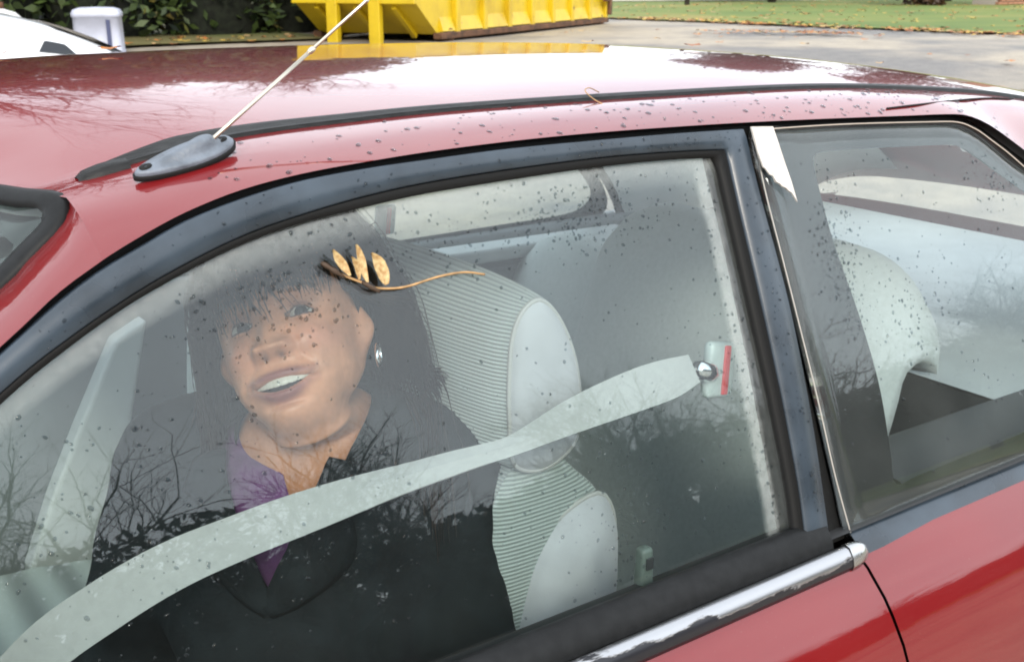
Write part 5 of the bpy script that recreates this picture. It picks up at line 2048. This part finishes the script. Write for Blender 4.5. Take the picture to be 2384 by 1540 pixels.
# ribs, and the sloping foot plates between them
ribs = [.55 + .80 * k for k in range(8)]
for a in ribs:
    dbox('rib', a - .055, a + .055, -.085, -.002, .12, HT, M['yellow'])
for a0, a1 in zip([-.02] + ribs[:-1], ribs):
    q0, q1 = a0 + .08, a1 - .08
    if a0 < 0: q0 = .14
    V = [dw(q0, -.003, .36), dw(q1, -.003, .36), dw(q1, -.075, .15), dw(q0, -.075, .15), dw(q0, -.003, .14), dw(q1, -.003, .14)]
    F = [(0, 3, 2, 1), (3, 4, 5, 2), (0, 4, 3), (1, 2, 5)]
    mesh_obj('foot_plate', V, F, M['yellow'], cont, False)
dbox('side_rail', .05, LN, -.10, .02, .06, .137, M['rust'])
dbox('side_rail', .05, LN, WD - .02, WD + .10, .06, .137, M['rust'])
dbox('top_rail', -.46, LN + .04, -.09, .05, HT, HT + .10, M['yellow'])
dbox('top_rail', -.46, LN + .04, WD - .05, WD + .09, HT, HT + .10, M['yellow'])
for w in (.50, 1.08):
    dbox('nose_post', -.52, -.425, w - .075, w + .075, .02, HT, M['yellow'])
for w in (.28, .8, 1.34):
    V = [dw(-.40, w - .03, .47), dw(-.40, w + .03, .47), dw(.09, w + .03, .12), dw(.09, w - .03, .12), dw(-.43, w - .03, .42), dw(-.43, w + .03, .42), dw(.06, w + .03, .07), dw(.06, w - .03, .07)]
    mesh_obj('nose_stiffener', V, [(0,1,2,3),(7,6,5,4),(0,4,5,1),(1,5,6,2),(2,6,7,3),(3,7,4,0)], M['yellow'], cont, False)
dbox('nose_edge', -.50, -.422, -.03, WD + .03, .475, .56, M['yellow'])
for w in (.02, WD - .02):
    for a in (.35, LN - .25):
        ctr = dw(a, w, .085)
        pts = [ctr - DW * .09, ctr + DW * .09]
        V, F = tube(pts, .10, 18)
        o = mesh_obj('roller', V, F, M['rust'], cont, True)
# latch gear at the far corner
dbox('latch', LN - .32, LN - .10, -.16, -.09, .40, .48, M['rust'])
dbox('latch', LN - .06, LN + .05, -.14, -.02, .18, .95, M['rust'])
dbox('door_hinge', LN - .14, LN + .03, -.13, -.03, .62, .72, M['rust'])

# ================================================================== white car beyond the roof
wc = tag(empty('white_car', (-.1, 5.6, 0)), 'white parked car, only its rear roof and window showing past the red roof', 'car')
def wcp(x, s, z):
    return Vector((x, 5.55 + s * .80, z))
# cross sections: x, belt half width, roof half width, roof z
prof = [(-2.55, .74, .60, .86), (-2.0, .80, .64, .93), (-1.45, .82, .66, .98), (-.95, .82, .58, 1.27), (-.5, .82, .56, 1.345), (0, .82, .56, 1.355), (.45, .82, .56, 1.335), (.80, .82, .55, 1.285), (1.08, .82, .54, 1.19), (1.36, .82, .58, 1.045), (1.62, .80, .64, .985), (1.95, .78, .62, .955), (2.05, .74, .60, .90)]
xsn = [p[0] for p in prof]
V = []
nsec = 60
sec = [0, .05, .1, .5, .55, .6, .7, .8, .9, 1.0]
WX = .45
for i in range(nsec):
    x = -2.55 + 4.6 * i / (nsec - 1)
    hb = sinterp([(p[0], p[1]) for p in prof], x); hr = sinterp([(p[0], p[2]) for p in prof], x); zr = sinterp([(p[0], p[3]) for p in prof], x)
    L_ = [(hb - .04, .25), (hb + .02, .45), (hb + .01, .70), (hb - .01, .88)]
    zb = min(.90, zr - .02)
    L_ += [(hb - .03, zb), (hr + (hb - hr) * .5, zb + (zr - zb) * .5), (hr + .03, zb + (zr - zb) * .86), (hr - .05, zr - .005), (hr * .5, zr + .02), (0, zr + .028)]
    ring_ = [Vector((x + WX, 5.55 - y, z)) for y, z in L_] + [Vector((x + WX, 5.55 + y, z)) for y, z in reversed(L_[:-1])]
    V += ring_
nr_ = 19
F = grid_faces(nsec, nr_, True) + [tuple(range(nr_)), tuple(reversed(range((nsec - 1) * nr_, nsec * nr_)))]
mesh_obj('bodywork', V, F, M['white_paint'], wc)
def wc_side(x, t):
    hb = sinterp([(p[0], p[1]) for p in prof], x); hr = sinterp([(p[0], p[2]) for p in prof], x); zr = sinterp([(p[0], p[3]) for p in prof], x)
    zb = .90
    y = (hb - .03) + (hr + .03 - hb + .03) * t
    return y, zb + (zr - zb) * .86 * t
for sg in (-1, 1):
    for outl in ([(-1.0, .05), (-.55, .84), (-.05, .90), (.02, .05)], [(.06, .05), (.02, .90), (.36, .86), (.56, .62), (.72, .30), (.76, .05)], [(.80, .78), (.84, .95), (.93, .955), (.985, .80)]):
        P = resample([Vector((x, t, 0)) for x, t in outl], 40, True)
        V = []
        for off in (.012, -.01):
            for p in P:
                y, z = wc_side(p.x, p.y)
                V.append(Vector((p.x + WX, 5.55 + sg * (y + off), z)))
        Fq = [tuple(range(40)), tuple(reversed(range(40, 80)))] + [(k, (k + 1) % 40, 40 + (k + 1) % 40, 40 + k) for k in range(40)]
        mesh_obj('side_window', V, Fq, M['dark_glass'], wc, False)
V = []
for x in (.92, 1.0, 1.08, 1.16, 1.24, 1.31):
    zr = sinterp([(p[0], p[3]) for p in prof], x)
    for s in (-1, -.5, 0, .5, 1):
        V.append(Vector((x + .012 + WX, 5.55 + s * .47, zr + .03 - .012 * s * s)))
mesh_obj('rear_screen', V, grid_faces(6, 5, True), M['dark_glass'], wc)
for x in (-1.75 + WX, 1.25 + WX):
    for y in (4.80, 6.30):
        V, F = tube([Vector((x, y - .09, .30)), Vector((x, y + .09, .30))], .30, 28)
        w = mesh_obj('wheel', V, F, M['tyre'], wc)
        V, F = tube([Vector((x, y - .10, .30)), Vector((x, y + .10, .30))], .18, 20)
        mesh_obj('rim', V, F, M['chrome'], w)
for y in (4.98, 6.12):
    V, F = box_vf(1.98 + WX, 2.06 + WX, y - .12, y + .12, .70, .84)
    bevel(mesh_obj('tail_lamp', V, F, M['lamp_red'], wc), .01)

# grey cabinet with a domed lid
cb = tag(empty('utility_cabinet', (3.36, 11.6, .64)), 'pale grey cabinet with a domed top in front of the evergreens', 'cabinet')
M['cab'] = pmat('pale_grey_cabinet', (.48, .50, .60), .5, var=.1, var_scale=6)
ca = Vector((.93, -.36, 0)); cbv = Vector((.36, .93, 0))
c0 = Vector((3.36, 11.6, .64))
V = []
for j, (z, sc2) in enumerate(((-.1, 1), (.12, 1), (.13, .97), (.46, .95), (.465, 1.0), (.50, 1.0), (.535, .93), (.555, .7), (.562, .1))):
    for k in range(32):
        a = 2 * pi * k / 32
        ex = .35
        x = abs(cos(a)) ** ex * (1 if cos(a) >= 0 else -1) * .245 * sc2
        y = abs(sin(a)) ** ex * (1 if sin(a) >= 0 else -1) * .23 * sc2
        V.append(c0 + ca * x + cbv * y + Vector((0, 0, z)))
mesh_obj('housing', V, grid_faces(9, 32, True, False, True) + [tuple(8 * 32 + k for k in range(32))], M['cab'], cb)
V, F = box_vf(-.02, .02, -.010, .004, .0, .44)
mesh_obj('door_gap', [c0 + ca * (v.x + .12) - cbv * (.232 - v.y) + Vector((0, 0, v.z)) for v in V], F, pmat('dark_blue_strip', (.05, .06, .13), .5), cb, False)
V, F = box_vf(.06, .30, -.2, .2, -.12, -.02)
mesh_obj('plinth', [c0 + ca * v.x + cbv * v.y + Vector((0, 0, v.z + .1)) for v in V], F, M['cab'], cb, False)

# white rounded tank at the far left
tk = tag(empty('white_tank', (2.42, 11.6, .6)), 'white rounded tank top at the left edge above the white car', 'tank')
V, F = [], []
tc_ = Vector((2.42, 11.6, .66))
for j in range(12):
    t = j / 11
    z = .55 * t
    r_ = .25 if t < .55 else .25 * sqrt(max(0, 1 - ((t - .55) / .45) ** 2)) + .001
    for k in range(24): V.append(tc_ + Vector((cos(2*pi*k/24) * r_, sin(2*pi*k/24) * r_, z)))
mesh_obj('tank_shell', V, grid_faces(12, 24, True, False, True), pmat('white_tank_paint', (.75, .75, .74), .4), tk)
V, F = tube([tc_ + Vector((0, 0, .54)), tc_ + Vector((0, 0, .60))], .05, 14)
mesh_obj('valve_cap', V, F, M['rust'], tk)

# post on the lawn, kerb and road beyond, brick pier
post = tag(empty('post', (22.6, 23.1, .75)), 'short dark post standing at the back of the lawn', 'post')
V, F = tube([Vector((22.6, 23.1, .6)), Vector((22.6, 23.1, 1.9))], [.075, .07], 10)
mesh_obj('shaft', V, F, M['bark_dark'], post)
V, F = tube([Vector((22.6, 23.1, 1.9)), Vector((22.6, 23.1, 1.96))], [.09, .05], 10)
mesh_obj('cap', V, F, M['bark_dark'], post)
V = []
for i in range(40):
    t = i / 39
    for w, z in ((0, .79), (3.2, .80)):
        p = Vector((15 + 16 * t, 30 - 4.5 * t, 0)) + Vector((.27, .96, 0)) * w
        V.append(Vector((p.x, p.y, z + .02)))
tag(mesh_obj('road', V, grid_faces(40, 2, True), pmat('dark_asphalt', (.03, .03, .032), .8)), kind='structure')
V = []
for i in range(40):
    t = i / 39
    for w, z in ((0, .80), (0, .90), (.16, .90), (.16, .80)):
        p = Vector((15 + 16 * t, 29.75 - 4.5 * t, 0)) + Vector((.27, .96, 0)) * w
        V.append(Vector((p.x, p.y, z)))
tag(mesh_obj('kerb', V, grid_faces(40, 4), pmat('pale_kerb', (.5, .48, .44), .8), None, False), kind='structure')
pier = tag(empty('brick_pier', (30.2, 18.4, .75)), 'weathered brick pier at the back right of the lawn', 'wall')
M['brick'] = pmat('brick', (.30, .15, .09), .85, var=.35, var_scale=3)
M['mortar'] = pmat('mortar', (.35, .31, .27), .9)
V, F = box_vf(29.44, 30.96, 18.04, 18.76, .6, 2.29)
mesh_obj('core', V, F, M['mortar'], pier, False)
bmesh_box = box_vf(-.11, .11, -.05, .05, -.032, .032)
bme = None
for row in range(19):
    for k in range(7):
        x = 29.54 + k * .232 + (.116 if row % 2 else 0)
        if x > 30.92: continue
        z = .66 + row * .085
        o = None
        if bme is None:
            o = mesh_obj('brick', bmesh_box[0], bmesh_box[1], M['brick'], pier, False); bme = o.data
        else:
            o = bpy.data.objects.new('brick', bme); COL.objects.link(o); o.parent = pier
            o.matrix_parent_inverse = Matrix.Translation(-Vector(pier.location))
        o.location = (x, 17.99 + random.uniform(-.006, .006), z)

# ================================================================== fallen leaves
leaf_cols = [('orange', (.42, .15, .03)), ('rust', (.26, .09, .03)), ('yellow', (.50, .33, .06)), ('tan', (.40, .26, .12))]
LM = [pmat('fallen_leaf_' + n_, c, .7, var=.25, var_scale=30) for n_, c in leaf_cols]
def leaf_shape(size, kind, rr_, curl=.25):
    n = 22
    V = [Vector((0, 0, .004))]
    for k in range(n):
        a = 2 * pi * k / n
        if kind == 0: r_ = size * (.62 + .38 * abs(cos(2.5 * a))) * (1 + .1 * rr_.uniform(-1, 1))
        else: r_ = size * (1 / sqrt((cos(a)) ** 2 + (sin(a) / .42) ** 2))
        z = curl * size * (.35 * cos(2 * a + 1) + .25 * rr_.uniform(-1, 1))
        V.append(Vector((cos(a) * r_, sin(a) * r_, z + .004)))
    F = [(0, k, k % n + 1) for k in range(1, n + 1)]
    return V, F
rl = random.Random(3)
def scatter_leaves(name, label, pts_fn, count, size, kinds):
    parts = [[] for _ in LM]
    V_, F_, fm_ = [], [], []
    for i in range(count):
        x, y = pts_fn()
        V, F = leaf_shape(size * rl.uniform(.6, 1.4), rl.choice((0, 1)), rl)
        a = rl.uniform(0, 2 * pi)
        z = terrain_z(x, y) + .035
        o = len(V_)
        V_ += [Vector((x + v.x * cos(a) - v.y * sin(a), y + v.x * sin(a) + v.y * cos(a), z + v.z)) for v in V]
        F_ += [tuple(q + o for q in f) for f in F]
        fm_ += [rl.choice(kinds)] * len(F)
    o = mesh_obj(name, V_, F_, None, None, False, LM, fm_)
    return tag(o, label, 'leaves', kind='stuff')
scatter_leaves('leaf_litter', 'orange and tan fallen leaves along the edge of the lawn', lambda: (14.2 + rl.gauss(0, .35), rl.uniform(4, 16)), 420, .06, (0, 1, 2, 3))
scatter_leaves('leaf_litter', 'fallen leaves scattered over the lawn', lambda: (rl.uniform(14.5, 32), rl.uniform(5, 26)), 700, .06, (0, 2, 3))
scatter_leaves('leaf_litter', 'small drifts of orange leaves on the drive', lambda: ((12.3 + rl.gauss(0, .18), 9.75 + rl.gauss(0, .35)) if rl.random() < .5 else (12.0 + rl.gauss(0, .35), 10.6 + rl.gauss(0, .3)) if rl.random() < .6 else (rl.uniform(8, 14), rl.uniform(3, 12))), 170, .05, (0, 1, 3))
scatter_leaves('leaf_litter', 'fallen leaves on the verge under the evergreens', lambda: (rl.uniform(0, 7), rl.uniform(12.1, 13.6)), 120, .06, (0, 1, 2, 3))

# leaves and bits lying on the red roof
def roof_z(x, y):
    c = sinterp(CENT_Z, x); zr = sinterp(RAIL_Z, x)
    t = (min(y, 2 * YC - y) - RY) / (YC - RY)
    return zr + (c - zr) * (1 - (1 - t) ** 3)
for (x, y, sz, kd, mi, lab) in ((.43, .86, .016, 0, 0, 'small orange leaf on the roof edge below the evergreens'), (1.28, .66, .014, 0, 1, 'curled red-brown leaf on the right of the wet roof'), (1.10, .70, .012, 1, 3, 'pale curled leaf on the roof, left of the red-brown one'), (.31, .93, .014, 1, 0, 'orange leaf at the roof edge near the white car'), (1.62, .56, .010, 1, 3, 'tiny pale leaf near the rear end of the roof')):
    V, F = leaf_shape(sz, kd, rl, .25)
    z = roof_z(x, y) + .004
    o = mesh_obj('fallen_leaf', [Vector((x + v.x, y + v.y, z + v.z)) for v in V], F, LM[mi], None, True)
    tag(o, lab, 'leaf', 'leaves on the red roof')

# dry sprig stuck to the door glass
sprig = tag(empty('dry_sprig', S(.44, 1.24, 0)), 'dry brown sprig with four tan leaves stuck to the door glass', 'sprig')
M['sprig'] = pmat('dry_stem', (.42, .25, .11), .6, var=.3, var_scale=90)
M['sprig_dark'] = pmat('dark_stem', (.06, .035, .02), .7)
st = [(.378, 1.263), (.389, 1.254), (.406, 1.245), (.418, 1.239), (.443, 1.236), (.478, 1.2395), (.504, 1.2395), (.524, 1.235)]
tube_obj('stem', smooth_poly([S(x, z, -.0065) for x, z in st], 6), [.0011] * 43, M['sprig'], sprig, 6)
tube_obj('bud', smooth_poly([S(.3745, 1.2645, -.006), S(.383, 1.2575, -.005), S(.392, 1.2505, -.006)], 4), [.0012, .0022, .0022, .0018, .0026, .0024, .0016, .0015, .001], M['sprig_dark'], sprig, 7)
tube_obj('bud', smooth_poly([S(.406, 1.2455, -.006), S(.413, 1.240, -.005), S(.420, 1.2355, -.006)], 4), [.0012, .0018, .002, .0018, .002, .002, .0016, .0015, .001], M['sprig_dark'], sprig, 7)
lm = pmat('dry_tan_leaf', (.58, .44, .22), .6, var_scale=260, col2=(.36, .20, .07), bump=.4, bump_scale=500)
for (bx, bz, tx, tz, w) in ((.3945, 1.2515, .3855, 1.2735, .0040), (.4025, 1.2480, .3990, 1.2660, .0030), (.4115, 1.2450, .4035, 1.2745, .0040), (.4270, 1.2405, .4170, 1.2650, .0062)):
    V = []
    for i in range(9):
        t = i / 8
        cx, cz = bx + (tx - bx) * t, bz + (tz - bz) * t
        ww = w * sin(pi * min(.98, t * .92 + .06)) ** .8 * (1 + .15 * noise.noise(Vector((t * 5, bx * 300, 0))))
        cx += .0018 * sin(t * 3 + bx * 500); cz += .001 * sin(t * 5 + bx * 700)
        dx, dz = (tx - bx), (tz - bz); L = sqrt(dx * dx + dz * dz)
        for u in (-1, 0, 1):
            V.append(S(cx + dz / L * ww * u, cz - dx / L * ww * u, -.006 + .004 * t + (.003 if u else 0)))
    mesh_obj('leaf', V, grid_faces(9, 3), lm, sprig)
# wisp of dry grass lodged in the roof channel
g0 = roof_pt(.735, NS)
tube_obj_ = tube(smooth_poly([g0 + Vector((.03, .012, .006)), g0 + Vector((.012, .006, .012)), g0 + Vector((0, -.002, .010)), g0 + Vector((.003, -.014, .002)), g0 + Vector((.012, -.028, -.005))], 5), .0006, 5)
tag(mesh_obj('grass_wisp', tube_obj_[0], tube_obj_[1], M['sprig']), 'thin dry grass wisp caught in the roof channel', 'grass stem')

# ================================================================== rain drops
def drops(name, fn, count, parent, rmin, rmax, seed, n_of):
    r = random.Random(seed)
    V_, F_ = [], []
    k = 0
    while k < count:
        res = fn(r)
        if res is None: continue
        p, nn = res
        k += 1
        rad = rmin + (rmax - rmin) * r.random() ** 2.2
        nn = nn.normalized()
        t1 = nn.orthogonal().normalized(); t2 = nn.cross(t1)
        st_ = r.uniform(.8, 1.25)
        o = len(V_)
        ns = 8
        for (rr_, h) in ((1, 0), (.86, .26), (.5, .44)):
            for q in range(ns):
                a = 2 * pi * q / ns
                V_.append(p + (t1 * cos(a) * rr_ * st_ + t2 * sin(a) * rr_ / st_) * rad * (1 + .1 * sin(a * 2 + k)) + nn * h * rad)
        V_.append(p + nn * rad * .48)
        for j in range(2):
            for q in range(ns):
                F_.append((o + j*ns + q, o + j*ns + (q+1) % ns, o + (j+1)*ns + (q+1) % ns, o + (j+1)*ns + q))
        for q in range(ns): F_.append((o + 2*ns + q, o + 2*ns + (q+1) % ns, o + 3*ns))
        F_.append(tuple(o + q for q in reversed(range(ns))))
    ob = mesh_obj(name, V_, F_, M['water'], parent)
    ob['kind'] = 'stuff'
    return ob
NGL = Vector((0, -.93, .36))
def inside_door(x, z): return z < interp(GL_TOP, x) - .004 and x < .828 and z > .945
def d_door(r):
    m_ = r.random()
    if m_ < .30: x, z = r.uniform(.1, .82), r.uniform(.95, 1.30)
    elif m_ < .52: x, z = r.gauss(.65, .05), r.gauss(1.272, .018)
    elif m_ < .64: x, z = r.gauss(.33, .035), r.gauss(1.235, .022)
    elif m_ < .74: x, z = r.gauss(.805, .012), r.uniform(.96, 1.29)
    elif m_ < .84: x, z = r.gauss(.63, .03), r.gauss(1.0, .04)
    elif m_ < .92: x, z = r.gauss(.20, .05), r.gauss(1.13, .06)
    else: x, z = r.gauss(.45, .06), r.gauss(1.265, .02)
    if not inside_door(x, z): return None
    return S(x, z, -.0092), NGL
drops('rain_drops', d_door, 1500, wg, .0005, .0021, 1, None)
def d_quart(r):
    m_ = r.random()
    if m_ < .4: x, z = r.gauss(.975, .02), r.gauss(1.19, .05)
    elif m_ < .7: x, z = r.uniform(.91, 1.3), r.uniform(.93, 1.3)
    elif m_ < .85: x, z = r.gauss(1.29, .03), r.gauss(1.25, .02)
    else: x, z = r.gauss(1.08, .05), r.gauss(1.13, .03)
    if x < .905 or x > 1.36 or z > 1.31 or z < .93 or z > 1.30 - max(0, x - 1.24) * .7: return None
    return S(x, z, .0003), NGL
drops('rain_drops', d_quart, 650, qg, .0006, .0024, 2, None)
def d_rail(r):
    x = .3 + 1.05 * r.random() ** .75
    t = 1 - r.random() ** 1.4 * .95
    k = (1 - t) * NS * .9 + .5
    p = roof_pt(x, k)
    a = roof_pt(x, max(0, k - .5)); b = roof_pt(x, min(NS, k + .5))
    d = (b - a).normalized()
    return p, Vector((0, -d.z, d.y))
drops('rain_drops', d_rail, 280, roof, .0008, .0034, 4, None)
def d_frame(r):
    if r.random() < .5:
        z = r.uniform(.95, 1.32); x = r.uniform(.845, .868)
    else:
        x = r.uniform(.15, .86); z = r.uniform(interp(FR_BOT, x) + .003, interp(FR_TOP, x) - .002)
    return S(x, z, .0058), NGL
drops('rain_drops', d_frame, 170, door, .0006, .0019, 5, None)
